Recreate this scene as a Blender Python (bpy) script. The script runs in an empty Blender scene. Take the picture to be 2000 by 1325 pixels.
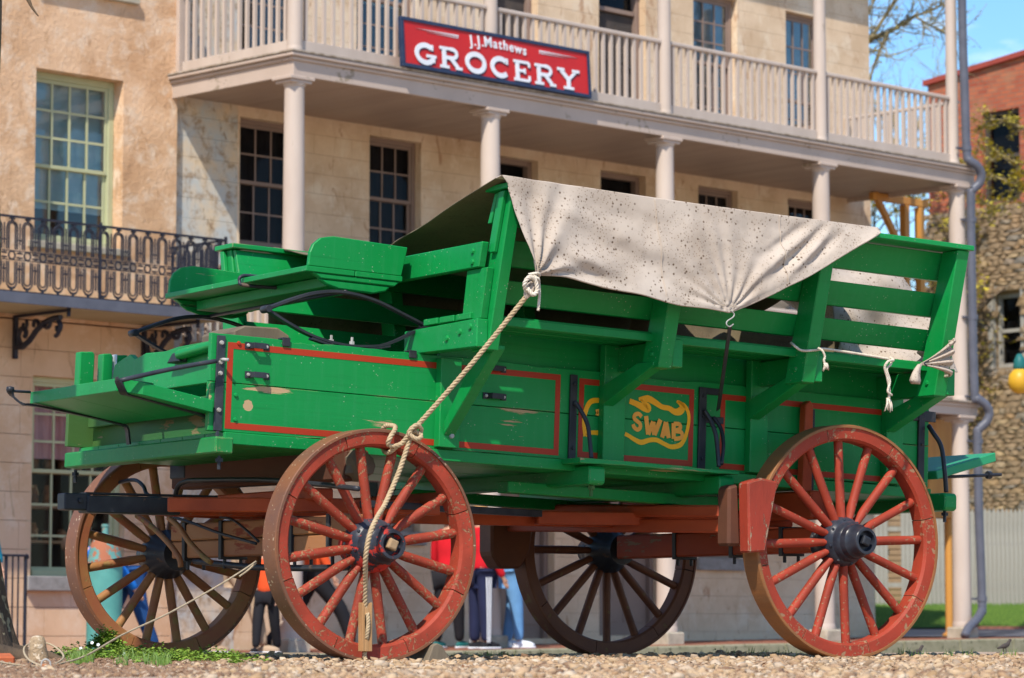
import bpy, bmesh, math, random
import numpy as np
from mathutils import Vector, Matrix, noise as mnoise
random.seed(7); rng=np.random.default_rng(7)
S=bpy.context.scene
PI=math.pi
# ------------------------------------------------------------------ camera
cam=bpy.data.cameras.new('camera'); co=bpy.data.objects.new('camera',cam); S.collection.objects.link(co)
co.location=(0,0,.138); co.rotation_euler=(PI/2+.0936,0,0)
cam.sensor_width=36; cam.lens=108.44; cam.clip_start=.1; cam.clip_end=3000
cam.dof.use_dof=True; cam.dof.focus_distance=13.2; cam.dof.aperture_fstop=6.0
S.camera=co
# ------------------------------------------------------------------ sky + sun
SUN_EL=math.radians(50); SUN_AZ=math.radians(180+17)   # azimuth clockwise from +Y
wd=bpy.data.worlds.new('World'); S.world=wd; wd.use_nodes=True
nt=wd.node_tree; nt.nodes.clear()
wo=nt.nodes.new('ShaderNodeOutputWorld'); bg=nt.nodes.new('ShaderNodeBackground'); sk=nt.nodes.new('ShaderNodeTexSky')
sk.sky_type='NISHITA'; sk.sun_disc=False; sk.sun_elevation=SUN_EL; sk.sun_rotation=SUN_AZ
sk.air_density=1.0; sk.dust_density=.3; sk.ozone_density=2.6; sk.altitude=300
bg.inputs[1].default_value=.138
# thin clouds mixed into the sky
tc=nt.nodes.new('ShaderNodeTexCoord'); mp=nt.nodes.new('ShaderNodeMapping'); mp.inputs['Scale'].default_value=(5,5,14)
nz=nt.nodes.new('ShaderNodeTexNoise'); nz.inputs['Scale'].default_value=2.2; nz.inputs['Detail'].default_value=7; nz.inputs['Roughness'].default_value=.6
rp=nt.nodes.new('ShaderNodeValToRGB'); rp.color_ramp.elements[0].position=.56; rp.color_ramp.elements[1].position=.80
mx=nt.nodes.new('ShaderNodeMix'); mx.data_type='RGBA'; mx.inputs[7].default_value=(7.5,8,8.6,1)
hs=nt.nodes.new('ShaderNodeHueSaturation'); hs.inputs['Saturation'].default_value=1.25
L=nt.links.new
L(tc.outputs['Generated'],mp.inputs[0]); L(mp.outputs[0],nz.inputs['Vector']); L(nz.outputs[0],rp.inputs[0]); L(rp.outputs[0],mx.inputs[0])
L(sk.outputs[0],hs.inputs['Color']); L(hs.outputs[0],mx.inputs[6]); L(mx.outputs[2],bg.inputs[0]); L(bg.outputs[0],wo.inputs[0])
sl=bpy.data.lights.new('sun','SUN'); so=bpy.data.objects.new('sun',sl); S.collection.objects.link(so)
sl.energy=3.9; sl.angle=math.radians(.8); sl.color=(1,.925,.81)
sd=Vector((math.sin(SUN_AZ)*math.cos(SUN_EL),math.cos(SUN_AZ)*math.cos(SUN_EL),math.sin(SUN_EL)))
so.rotation_euler=sd.to_track_quat('Z','Y').to_euler(); so.location=(0,-5,12)
S.view_settings.view_transform='Standard'; S.view_settings.look='None'; S.view_settings.gamma=1
S.view_settings.exposure=.56; S.view_settings.use_curve_mapping=False
S.render.engine='CYCLES'
S.render.resolution_x=1024; S.render.resolution_y=678

# ------------------------------------------------------------------ frames
FPX=6024.3; TILT=.0936
def ray(px,py):
    u=(px-1000)/FPX; v=-(py-662.5)/FPX; c,s=math.cos(TILT),math.sin(TILT)
    return Vector((u,c-v*s,s+v*c))
YAW=.9912
MW=Matrix.Translation((1.5194,13.912,0))@Matrix.Rotation(PI/2-YAW,4,'Z')      # wagon frame: x to the rear, y away, z up
BOXL=Matrix.Translation((-3.0,.31,.85))@Matrix.Rotation(.037,4,'Y')             # wagon box frame inside it
MBX=MW@BOXL
MB_=Matrix.Translation((-2.07,29.,0))@Matrix.Rotation(math.radians(44.6),4,'Z') # building frame: x along the front, y into it
def at(px,py,M=None,x=None,y=None,z=None):
    """measure a photograph point on a plane x/y/z=const of frame M"""
    M=M or Matrix.Identity(4); Mi=M.inverted()
    o=Mi@Vector((0,0,.138)); d=Mi.to_3x3()@ray(px,py)
    t=(x-o.x)/d.x if x is not None else (y-o.y)/d.y if y is not None else (z-o.z)/d.z
    return o+d*t

# ------------------------------------------------------------------ mesh helper
class MB:
    def __init__(s): s.v=[]; s.f=[]; s.m=[]
    def add(s,vs,fs,mi=0):
        o=len(s.v); s.v+= [tuple(q) for q in vs]; s.f+=[tuple(i+o for i in f) for f in fs]; s.m+=[mi]*len(fs); return s
    def box(s,x0,x1,y0,y1,z0,z1,mi=0,M=None):
        vs=[Vector((x,y,z)) for z in (z0,z1) for y in (y0,y1) for x in (x0,x1)]
        if M: vs=[M@q for q in vs]
        return s.add(vs,[(0,2,3,1),(4,5,7,6),(0,1,5,4),(2,6,7,3),(0,4,6,2),(1,3,7,5)],mi)
    def beam(s,p0,p1,w,h,up=(0,0,1),mi=0,w1=None,h1=None):
        p0=Vector(p0);p1=Vector(p1); d=(p1-p0).normalized(); up=Vector(up)
        a=d.cross(up).normalized(); b=a.cross(d).normalized(); w1=w1 or w; h1=h1 or h
        vs=[]
        for p,ww,hh in ((p0,w,h),(p1,w1,h1)):
            vs+=[p-a*ww/2-b*hh/2,p+a*ww/2-b*hh/2,p+a*ww/2+b*hh/2,p-a*ww/2+b*hh/2]
        return s.add(vs,[(0,3,2,1),(4,5,6,7),(0,1,5,4),(1,2,6,5),(2,3,7,6),(3,0,4,7)],mi)
    def prism(s,poly,axis,a,b,mi=0):
        n=len(poly); vs=[]
        for t in (a,b):
            for q in poly:
                if axis=='y': vs.append((q[0],t,q[1]))
                elif axis=='x': vs.append((t,q[0],q[1]))
                else: vs.append((q[0],q[1],t))
        fs=[tuple(range(n))[::-1],tuple(range(n,2*n))]+[(i,(i+1)%n,n+(i+1)%n,n+i) for i in range(n)]
        return s.add(vs,fs,mi)
    def tube(s,pts,r,n=8,closed=False,mi=0,cap=True):
        pts=[Vector(p) for p in pts]; N=len(pts)
        rr=r if hasattr(r,'__len__') else [r]*N
        rings=[]; prev=None
        for i,p in enumerate(pts):
            if closed: t=(pts[(i+1)%N]-pts[i-1])
            else: t=pts[min(i+1,N-1)]-pts[max(i-1,0)]
            t=t.normalized() if t.length>1e-9 else Vector((0,0,1))
            if prev is None:
                a=t.cross(Vector((0,0,1)))
                if a.length<.1: a=t.cross(Vector((1,0,0)))
            else: a=prev-t*prev.dot(t)
            a.normalize(); prev=a; b=t.cross(a)
            rings.append([p+(a*math.cos(2*PI*k/n)+b*math.sin(2*PI*k/n))*rr[i] for k in range(n)])
        vs=[q for rg in rings for q in rg]; fs=[]
        for i in range(N if closed else N-1):
            j=(i+1)%N
            for k in range(n): fs.append((i*n+k,i*n+(k+1)%n,j*n+(k+1)%n,j*n+k))
        if cap and not closed: fs+=[tuple(range(n))[::-1],tuple((N-1)*n+k for k in range(n))]
        return s.add(vs,fs,mi)
    def lathe(s,prof,n=24,M=None,mi=0,a0=0,a1=2*PI):
        """prof: (r,z) list about the local z axis; M places it"""
        full=abs(a1-a0-2*PI)<1e-6; m=n if full else n+1
        vs=[Vector((r*math.cos(a0+(a1-a0)*k/n),r*math.sin(a0+(a1-a0)*k/n),z)) for r,z in prof for k in range(m)]
        if M: vs=[M@q for q in vs]
        fs=[]
        for i in range(len(prof)-1):
            for k in range(n): fs.append((i*m+k,i*m+(k+1)%m,(i+1)*m+(k+1)%m,(i+1)*m+k))
        if full and prof[0]!=prof[-1]:
            if prof[0][0]>1e-6: fs.append(tuple(range(m))[::-1])
            if prof[-1][0]>1e-6: fs.append(tuple((len(prof)-1)*m+k for k in range(m)))
        return s.add(vs,fs,mi)
    def grid(s,P,mi=0):
        r=len(P);c=len(P[0])
        return s.add([q for row in P for q in row],[(i*c+j,i*c+j+1,(i+1)*c+j+1,(i+1)*c+j) for i in range(r-1) for j in range(c-1)],mi)
    def mesh(s,name,mats,smooth=False):
        me=bpy.data.meshes.new(name); me.from_pydata(s.v,[],s.f); me.update()
        for m in (mats if isinstance(mats,(list,tuple)) else [mats]): me.materials.append(m)
        if isinstance(mats,(list,tuple)) and len(mats)>1: me.polygons.foreach_set('material_index',s.m)
        bm=bmesh.new(); bm.from_mesh(me); bmesh.ops.recalc_face_normals(bm,faces=bm.faces); bm.to_mesh(me); bm.free()
        if smooth:
            me.shade_smooth()
            if smooth is not True: me.set_sharp_from_angle(angle=math.radians(smooth))
        return me
    def build(s,name,mats,parent=None,bevel=0,smooth=False,M=None):
        return link(name,s.mesh(name,mats,smooth),parent,bevel,M)
def link(name,me,parent=None,bevel=0,M=None):
    o=bpy.data.objects.new(name,me); S.collection.objects.link(o)
    if parent: o.parent=parent
    if M is not None: o.matrix_local=M
    if bevel:
        b=o.modifiers.new('b','BEVEL'); b.width=bevel; b.segments=1; b.limit_method='ANGLE'; b.angle_limit=.6
    return o
def tag(o,label,cat,group=None):
    o['label']=label; o['category']=cat
    if group: o['group']=group
    return o
def thing(name,label,cat,M=None,group=None):
    o=bpy.data.objects.new(name,None); S.collection.objects.link(o); o.empty_display_size=.1
    if M is not None: o.matrix_world=M
    return tag(o,label,cat,group)
def kids(o): return [c for c in S.collection.objects if c.parent==o]
def structure(o): o['kind']='structure'; return o
def smoothpts(pts,k=6,closed=False):
    P=[Vector(p) for p in pts]; n=len(P); out=[]
    for i in range(n if closed else n-1):
        if closed: a,b,c,d=P[i-1],P[i],P[(i+1)%n],P[(i+2)%n]
        else: a,b,c,d=P[max(i-1,0)],P[i],P[i+1],P[min(i+2,n-1)]
        for j in range(k):
            t=j/k; out.append(.5*((2*b)+(c-a)*t+(2*a-5*b+4*c-d)*t*t+(3*b-a-3*c+d)*t**3))
    if not closed: out.append(P[-1])
    return out

# ------------------------------------------------------------------ materials
def newmat(name):
    m=bpy.data.materials.new(name); m.use_nodes=True; n=m.node_tree; b=n.nodes['Principled BSDF']; return m,n,b
def N(n,t,**k):
    x=n.nodes.new(t)
    for a,v in k.items():
        if a.startswith('_'): setattr(x,a[1:],v)
        else: x.inputs[a.replace('__',' ')].default_value=v
    return x
def ramp(n,src,p0,p1,c0=(0,0,0,1),c1=(1,1,1,1)):
    r=n.nodes.new('ShaderNodeValToRGB'); e=r.color_ramp.elements; e[0].position=p0;e[1].position=p1;e[0].color=c0;e[1].color=c1
    n.links.new(src,r.inputs[0]); return r.outputs[0]
def mixc(n,fac,a,b,mode='MIX'):
    x=n.nodes.new('ShaderNodeMix'); x.data_type='RGBA'; x.blend_type=mode
    for i,s_ in ((0,fac),(6,a),(7,b)):
        if isinstance(s_,(int,float)): x.inputs[i].default_value=s_
        elif isinstance(s_,tuple): x.inputs[i].default_value=(*s_[:3],1)
        else: n.links.new(s_,x.inputs[i])
    return x.outputs[2]
def coords(n,scale=(1,1,1),kind='Object'):
    t=n.nodes.new('ShaderNodeTexCoord'); m=n.nodes.new('ShaderNodeMapping'); m.inputs['Scale'].default_value=scale
    n.links.new(t.outputs[kind],m.inputs[0]); return m.outputs[0]
def noise(n,vec,scale,detail=4,rough=.55,dist=0):
    x=N(n,'ShaderNodeTexNoise',Scale=scale,Detail=detail,Roughness=rough,Distortion=dist); n.links.new(vec,x.inputs['Vector']); return x.outputs[0]
def bump(n,b,h,strength=.3,dist=.01):
    x=N(n,'ShaderNodeBump',Strength=strength,Distance=dist); n.links.new(h,x.inputs['Height']); n.links.new(x.outputs[0],b.inputs['Normal'])
def math_(n,op,a,b):
    x=n.nodes.new('ShaderNodeMath'); x.operation=op
    for i,s_ in ((0,a),(1,b)):
        if isinstance(s_,(int,float)): x.inputs[i].default_value=s_
        else: n.links.new(s_,x.inputs[i])
    return x.outputs[0]
def varied(name,col,col2,scale=3,rough=.6,bumpS=.2,bumpScale=40,chip=None,patches=None,fade=None,chipT=.66,chipScale=18,grain=(1,1,1),rough2=None,bd=.004,spots=None,edge=None):
    m,n,b=newmat(name); c=coords(n,grain)
    base=mixc(n,ramp(n,noise(n,c,scale,5),.35,.65),col,col2)
    c1=coords(n); 
    if spots:
        sp=ramp(n,noise(n,c1,spots[1],2,.5),spots[2],spots[2]+.03); base=mixc(n,sp,base,spots[0])
    if fade:
        cs_=coords(n,(9,9,.9)); base=mixc(n,math_(n,'MULTIPLY',ramp(n,noise(n,cs_,3.5,7,.65),.50,.72),.20),base,fade)
        cg=coords(n,(.6,5,9)); base=mixc(n,math_(n,'MULTIPLY',ramp(n,noise(n,cg,5,8,.7),.55,.70),.30),base,tuple(x*.45 for x in col))
        vv=N(n,'ShaderNodeTexVoronoi',Scale=55); n.links.new(c1,vv.inputs['Vector']); base=mixc(n,math_(n,'MULTIPLY',ramp(n,vv.outputs['Distance'],.10,.16,(1,1,1,1),(0,0,0,1)),math_(n,'MULTIPLY',ramp(n,noise(n,c1,6,3),.52,.60),.6)),base,(.45,.45,.36))
    h=noise(n,c,bumpScale,6,.6)
    b.inputs['Roughness'].default_value=rough; b.inputs['Specular IOR Level'].default_value=.28
    if chip:
        big=noise(n,c1,2.3,3); fine=noise(n,c,chipScale,8,.65)
        s_=math_(n,'ADD',math_(n,'MULTIPLY',big,.45),math_(n,'MULTIPLY',fine,.55))
        if edge:
            bv=N(n,'ShaderNodeBevel',Radius=edge); g=n.nodes.new('ShaderNodeNewGeometry')
            dp=n.nodes.new('ShaderNodeVectorMath'); dp.operation='DOT_PRODUCT'; n.links.new(bv.outputs[0],dp.inputs[0]); n.links.new(g.outputs['Normal'],dp.inputs[1])
            e_=math_(n,'SUBTRACT',1,dp.outputs['Value']); s_=math_(n,'ADD',s_,math_(n,'MINIMUM',math_(n,'MULTIPLY',e_,.55),.115))
        if patches:
            sp_=n.nodes.new('ShaderNodeSeparateXYZ'); n.links.new(c1,sp_.inputs[0]); acc=None
            for (qx,qz,qa,qb,qs) in patches:
                dx_=math_(n,'DIVIDE',math_(n,'SUBTRACT',sp_.outputs['X'],qx),qa); dz_=math_(n,'DIVIDE',math_(n,'SUBTRACT',sp_.outputs['Z'],qz),qb)
                d_=math_(n,'ADD',math_(n,'MULTIPLY',dx_,dx_),math_(n,'MULTIPLY',dz_,dz_)); e_=math_(n,'MULTIPLY',math_(n,'MAXIMUM',math_(n,'SUBTRACT',1.0,d_),0.0),qs)
                acc=e_ if acc is None else math_(n,'MAXIMUM',acc,e_)
            s_=math_(n,'ADD',s_,acc)
        k=ramp(n,s_,chipT,chipT+.015); base=mixc(n,k,base,chip)
        h=math_(n,'SUBTRACT',math_(n,'MULTIPLY',h,.5),k)
        rr=math_(n,'ADD',math_(n,'MULTIPLY',k,.9-rough),rough); n.links.new(rr,b.inputs['Roughness'])
    n.links.new(base,b.inputs['Base Color']); bump(n,b,h,bumpS,bd); return m
M={}
WOOD=(.36,.25,.15)
M['green']=varied('green_paint',fade=(.05,.27,.11),col=(.003,.215,.042),col2=(.005,.26,.058),scale=2.2,rough=.42,bumpS=.3,bumpScale=60,chip=WOOD,chipT=.655,grain=(.12,1,1),chipScale=30,bd=.002,edge=.004)
M['green_old']=varied('weathered_green_paint',(.01,.13,.04),(.055,.125,.03),3,.6,.4,50,chip=(.22,.17,.09),chipT=.56,grain=(.3,.2,1),chipScale=26,bd=.003)
M['green_chip']=varied('chipped_green_paint',fade=(.05,.27,.11),col=(.003,.215,.042),col2=(.005,.26,.058),scale=2.2,rough=.44,bumpS=.4,bumpScale=60,chip=(.46,.31,.17),chipT=.625,grain=(.07,1,1.2),chipScale=26,bd=.004,edge=.004,patches=[(.20,.262,.17,.022,.14),(.09,.20,.03,.03,.34),(.03,.175,.08,.02,.14),(.30,.11,.40,.03,.10),(.75,.09,.5,.015,.10),(2.15,.07,.2,.03,.2),(1.75,.02,.12,.05,.03),(-.06,.03,.04,.05,.10),(-.085,.2,.012,.2,.10)])
M['green_sill']=varied('weathered_sill_paint',(.006,.19,.04),(.02,.23,.06),3,.5,.5,45,chip=(.30,.22,.11),chipT=.595,grain=(1,.25,1),chipScale=24,bd=.005,edge=.006,fade=(.10,.22,.05))
M['stripe']=varied('red_stripe_paint',(.42,.03,.008),(.36,.035,.01),5,.45,.2,60,chip=WOOD,chipT=.63,grain=(.15,1,1),bd=.002)
M['yellow']=varied('yellow_paint',(1.0,.46,.008),(.95,.40,.01),5,.5,.1,60)
M['ochre']=varied('orange_letter_paint',(.92,.38,.05),(.85,.33,.045),9,.5,.1,60)
M['red']=varied('red_wheel_paint',(.37,.046,.022),(.26,.036,.017),6,.6,.6,60,chip=(.32,.18,.10),chipT=.548,grain=(1,1,1),chipScale=45,bd=.003,edge=.003)
M['redrim']=varied('worn_red_wheel_paint',(.38,.052,.026),(.25,.038,.018),7,.62,.8,50,chip=(.33,.17,.09),chipT=.525,grain=(1,1,1),chipScale=60,bd=.004)
M['redbeam']=varied('red_beam_paint',(.50,.082,.022),(.32,.050,.016),5,.6,.4,50,chip=(.30,.20,.13),chipT=.60,grain=(1,.2,1),chipScale=35,bd=.004,edge=.004)
M['redblock']=varied('flaking_red_paint',(.33,.042,.022),(.24,.034,.018),7,.6,.8,50,chip=(.34,.24,.16),chipT=.56,grain=(1,1,.35),chipScale=30,bd=.006,edge=.006)
M['brownbeam']=varied('dark_brown_beam',(.13,.045,.022),(.09,.035,.02),5,.7,.4,40,grain=(1,.2,1),chip=(.25,.06,.03),chipT=.6)
M['dim']=varied('dim_room_tone',(.24,.19,.17),(.17,.14,.125),5,.9,.2,12,grain=(3,1,.2))  # brown-grey that stands in for dim light inside the rooms
M['axle']=varied('worn_axle_wood',(.33,.12,.055),(.42,.20,.08),4,.6,.3,40,grain=(1,.2,1),chip=(.28,.07,.04),chipT=.55)
M['tyre']=varied('rusty_tyre_iron',(.155,.072,.045),(.21,.085,.04),6,.55,.4,50,spots=((.5,.38,.25),70,.68))
M['tyre2']=varied('orange_tyre_iron',(.30,.12,.04),(.24,.11,.045),5,.6,.5,50,grain=(1,5,1))
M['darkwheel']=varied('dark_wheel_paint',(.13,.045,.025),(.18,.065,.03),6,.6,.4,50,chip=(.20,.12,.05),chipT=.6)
M['ochrewheel']=varied('muddy_wheel_paint',(.33,.16,.055),(.30,.10,.045),6,.6,.4,50,chip=(.28,.17,.06),chipT=.55)
M['iron']=varied('black_iron',(.018,.02,.026),(.035,.036,.042),8,.42,.3,60,chip=(.11,.07,.05),chipT=.62)
M['ironblue']=varied('blue_black_iron',(.024,.027,.036),(.045,.048,.058),10,.45,.3,60,chip=(.13,.09,.07),chipT=.61)
M['hub']=varied('black_hub_paint',(.018,.02,.03),(.04,.045,.06),10,.3,.5,40,chip=(.20,.19,.18),chipT=.60,chipScale=40)
M['hubred']=varied('chipped_hub_paint',(.018,.02,.03),(.05,.055,.07),10,.35,.6,40,chip=(.45,.035,.025),chipT=.515,chipScale=22)
M['bolt']=varied('bolt_steel',(.45,.44,.42),(.3,.28,.25),20,.35,.1,80)
M['wood']=varied('bare_wood',(.40,.27,.15),(.30,.19,.10),4,.75,.5,35,grain=(.15,1,1))
M['woodgrey']=varied('old_grey_wood',(.20,.16,.11),(.13,.10,.07),6,.85,.6,30,grain=(1,1,.2),bd=.006)
M['rope']=varied('hemp_rope',(.50,.38,.23),(.40,.29,.17),40,.85,.5,180,bd=.002)
M['whiterope']=varied('white_cord',(.70,.63,.52),(.55,.47,.37),40,.8,.4,180,bd=.002)
M['wall']=None
# canvas: off-white with mildew speckles of its own
def canvas_mat(name,dark=0):
    m,n,b=newmat(name); c=coords(n)
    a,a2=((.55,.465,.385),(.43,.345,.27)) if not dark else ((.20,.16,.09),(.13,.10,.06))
    base=mixc(n,ramp(n,noise(n,c,3.5,6,.6),.35,.68),a,a2)
    base=mixc(n,math_(n,'MULTIPLY',ramp(n,noise(n,c,1.7,8,.7,.8),.50,.62),.28),base,tuple(x*.62 for x in a2))
    v=N(n,'ShaderNodeTexVoronoi',Scale=44); n.links.new(c,v.inputs['Vector']); 
    big=noise(n,c,2.6,3)
    thr=ramp(n,v.outputs['Distance'],.0,.36,(1,1,1,1),(0,0,0,1))
    gate=ramp(n,noise(n,c,11,2),.40,.52); g2=ramp(n,big,.28,.48)
    base=mixc(n,math_(n,'MULTIPLY',math_(n,'MULTIPLY',ramp(n,thr,.25,.6),gate),g2),base,(.12,.075,.045))
    v2=N(n,'ShaderNodeTexVoronoi',Scale=85); n.links.new(c,v2.inputs['Vector'])
    k=ramp(n,v2.outputs['Distance'],.14,.32,(1,1,1,1),(0,0,0,1))
    base=mixc(n,math_(n,'MULTIPLY',math_(n,'MULTIPLY',k,ramp(n,noise(n,c,7,3),.40,.54)),.85),base,(.22,.15,.10))
    n.links.new(base,b.inputs['Base Color']); b.inputs['Roughness'].default_value=.85
    w=noise(n,c,300,2); bump(n,b,w,.15,.001)
    # cloth lets a little light through
    tr=n.nodes.new('ShaderNodeBsdfTranslucent'); n.links.new(base,tr.inputs[0]); mxs=n.nodes.new('ShaderNodeMixShader'); mxs.inputs[0].default_value=.05
    n.links.new(b.outputs[0],mxs.inputs[1]); n.links.new(tr.outputs[0],mxs.inputs[2]); n.links.new(mxs.outputs[0],n.nodes['Material Output'].inputs[0])
    return m
M['canvas']=canvas_mat('mildewed_canvas')
M['canvasd']=canvas_mat('dirty_shaded_canvas',1)  # dirt and the shade under the sheet, both put into this darker colour
# --- buildings
def stucco(name,c1,c2,c3,scale=1.1,joints=None,stain=None):
    m,n,b=newmat(name); c=coords(n)
    base=mixc(n,ramp(n,noise(n,c,scale,7,.62),.38,.62),c1,c2)
    base=mixc(n,ramp(n,noise(n,c,scale*2.7,6,.7,.3),.50,.70),base,c3)
    if stain:
        cs=coords(n,(1,1,.35)); base=mixc(n,math_(n,'MULTIPLY',ramp(n,noise(n,cs,3.2,7,.7,2.5),.585,.655),.75),base,stain)
    n.links.new(base,b.inputs['Base Color']); b.inputs['Roughness'].default_value=.92
    h=math_(n,'ADD',noise(n,c,5,3,.5),math_(n,'MULTIPLY',noise(n,c,26,6,.7),.8)); bump(n,b,h,.8 if not joints else .35,.018 if not joints else .006)
    return m
M['tan']=stucco('tan_rough_stucco',(.72,.47,.29),(.55,.32,.17),(.76,.60,.45),1.5,stain=(.44,.25,.13))
M['tanlow']=stucco('pinkish_smooth_stucco',(.70,.48,.31),(.58,.37,.22),(.74,.57,.42),.9,joints=1,stain=(.40,.25,.14))
M['plaster']=stucco('pale_scored_plaster',(.74,.56,.385),(.58,.41,.26),(.76,.62,.46),1.3,joints=1,stain=(.40,.21,.11))
M['peel']=stucco('peeling_grey_plaster',(.66,.51,.34),(.47,.50,.50),(.30,.19,.10),2.6,joints=1,stain=(.22,.14,.08))
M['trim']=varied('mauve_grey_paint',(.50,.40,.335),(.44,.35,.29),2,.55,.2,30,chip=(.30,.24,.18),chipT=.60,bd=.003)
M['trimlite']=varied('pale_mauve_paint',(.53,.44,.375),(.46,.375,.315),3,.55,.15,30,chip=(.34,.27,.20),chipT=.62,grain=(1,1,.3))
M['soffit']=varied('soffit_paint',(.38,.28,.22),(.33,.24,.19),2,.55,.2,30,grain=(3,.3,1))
M['mould']=varied('mossy_edge',(.22,.17,.12),(.40,.34,.28),14,.8,.5,30)
M['sagegreen']=varied('sage_window_paint',(.46,.47,.28),(.42,.43,.26),3,.5,.1,40)
M['brownframe']=varied('brown_window_paint',(.27,.19,.15),(.23,.16,.13),3,.5,.1,40)
M['greystone']=varied('grey_sill_stone',(.30,.29,.28),(.22,.21,.20),12,.85,.6,40,bd=.006)
M['limestone']=varied('pale_block_stone',(.46,.40,.31),(.34,.30,.23),10,.9,.6,30,bd=.008)
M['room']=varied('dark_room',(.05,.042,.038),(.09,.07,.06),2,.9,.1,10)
M['blind']=varied('pale_blind',(.60,.68,.68),(.42,.60,.60),2.5,.8,.1,30,grain=(1,1,3))
M['curtain']=varied('rose_curtain',(.62,.34,.33),(.42,.20,.20),9,.8,.3,10,grain=(3,1,.1))
M['goods']=varied('shop_goods',(.30,.12,.04),(.10,.05,.03),9,.7,.2,10,spots=((.65,.45,.22),7,.62))
M['slate']=varied('blue_grey_pipe',(.085,.09,.115),(.11,.115,.145),5,.4,.2,40)
M['wiron']=varied('wrought_iron',(.012,.015,.03),(.03,.03,.04),9,.5,.3,40)
def glass(name,tint=(.7,.75,.8),mixv=.22,refl=.4):
    m,n,b=newmat(name); gl=N(n,'ShaderNodeBsdfGlossy',Roughness=.05); tr=n.nodes.new('ShaderNodeBsdfTransparent'); tr.inputs[0].default_value=(*tint,1)
    lw=N(n,'ShaderNodeLayerWeight',Blend=.25); f=math_(n,'ADD',lw.outputs['Fresnel'],mixv)
    c=coords(n); nn=noise(n,c,3,2); bp=N(n,'ShaderNodeBump',Strength=.08,Distance=.02); n.links.new(nn,bp.inputs['Height']); n.links.new(bp.outputs[0],gl.inputs['Normal'])
    x=n.nodes.new('ShaderNodeMixShader'); n.links.new(math_(n,'MULTIPLY',f,refl),x.inputs[0]); n.links.new(tr.outputs[0],x.inputs[1]); n.links.new(gl.outputs[0],x.inputs[2]); n.links.new(x.outputs[0],n.nodes['Material Output'].inputs[0]); return m
M['glass']=glass('window_glass',(.8,.84,.85),.06,.75)
M['glass3']=glass('clear_shop_glass',(.92,.92,.92),.03,.14)
M['glass2']=glass('dark_window_glass',(.5,.52,.55),.03,.16)
M['signred']=varied('sign_red',(.52,.02,.018),(.46,.02,.02),3,.4,.1,40)
M['signblue']=varied('sign_blue',(.015,.028,.07),(.03,.045,.09),6,.5,.3,40,chip=(.5,.5,.5),chipT=.66)
M['white']=varied('white_paint',(.72,.74,.78),(.66,.68,.72),6,.5,.05,40)
# soil, stone, plants
def rnd_mat(name,cols,rough=.85,bs=.4,bscale=90,attr='Random Per Island'):
    m,n,b=newmat(name); g=n.nodes.new('ShaderNodeNewGeometry'); r=n.nodes.new('ShaderNodeValToRGB'); e=r.color_ramp.elements
    r.color_ramp.interpolation='LINEAR'
    while len(e)<len(cols): e.new(.5)
    for i,cc in enumerate(cols): e[i].position=i/(len(cols)-1); e[i].color=(*cc,1)
    n.links.new(g.outputs[attr],r.inputs[0]); c=coords(n); h=noise(n,c,bscale,4)
    col=mixc(n,math_(n,'MULTIPLY',h,.4),r.outputs[0],(.25,.15,.09),'MULTIPLY')
    n.links.new(col,b.inputs['Base Color']); b.inputs['Roughness'].default_value=rough; bump(n,b,h,bs,.004); return m
M['gravel']=rnd_mat('pale_gravel',[(.34,.21,.10),(.50,.34,.19),(.58,.43,.27),(.38,.23,.12),(.64,.52,.38),(.26,.17,.10),(.54,.36,.21),(.20,.11,.06)])
M['leaf']=rnd_mat('clover_leaf',[(.14,.28,.03),(.26,.42,.05),(.10,.20,.025),(.36,.48,.07)],.5,.1)
M['yleaf']=rnd_mat('yellow_spring_leaf',[(.62,.50,.03),(.50,.44,.04),(.72,.58,.05),(.38,.36,.04)],.5,.1)
M['fieldstone']=rnd_mat('fieldstone',[(.36,.24,.12),(.27,.19,.11),(.45,.32,.17),(.22,.20,.17),(.40,.25,.12),(.31,.25,.17)],.9,.8,14,'Random Per Island')
m_=M['fieldstone'].node_tree; 
for nn_ in list(m_.nodes):
    if nn_.type=='NEW_GEOMETRY':
        oi=m_.nodes.new('ShaderNodeObjectInfo')
        for l_ in list(m_.links):
            if l_.from_node==nn_: t_=l_.to_socket; m_.links.remove(l_); m_.links.new(oi.outputs['Random'],t_)
M['soil']=varied('reddish_soil',(.33,.20,.12),(.24,.14,.085),9,.95,.9,60,spots=((.5,.38,.27),50,.60),bd=.02)
M['barkm']=varied('tree_bark',(.15,.10,.06),(.07,.05,.035),7,.95,1.0,16,grain=(1,1,.25),spots=((.30,.25,.15),20,.62),bd=.03)
M['palebark']=varied('pale_twig_bark',(.30,.24,.12),(.22,.17,.09),5,.9,.3,20)
M['redbrick']=None
def brickmat():
    m,n,b=newmat('red_brick_wall'); c=coords(n)
    sw=n.nodes.new('ShaderNodeSeparateXYZ'); n.links.new(c,sw.inputs[0]); cb=n.nodes.new('ShaderNodeCombineXYZ'); n.links.new(sw.outputs['X'],cb.inputs['X']); n.links.new(sw.outputs['Z'],cb.inputs['Y'])
    t=N(n,'ShaderNodeTexBrick',Scale=1.0); t.inputs['Brick Width'].default_value=.21; t.inputs['Row Height'].default_value=.075; t.inputs['Mortar Size'].default_value=.008
    t.inputs['Color1'].default_value=(.30,.06,.028,1); t.inputs['Color2'].default_value=(.44,.12,.05,1); t.inputs['Mortar'].default_value=(.20,.11,.07,1)
    n.links.new(cb.outputs[0],t.inputs['Vector'])
    col=mixc(n,ramp(n,noise(n,c,1.6,6),.48,.72),t.outputs[0],(.30,.15,.08)); n.links.new(col,b.inputs['Base Color']); b.inputs['Roughness'].default_value=.9
    bump(n,b,t.outputs['Fac'],-.6,.02); return m
M['redbrick']=brickmat()
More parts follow.
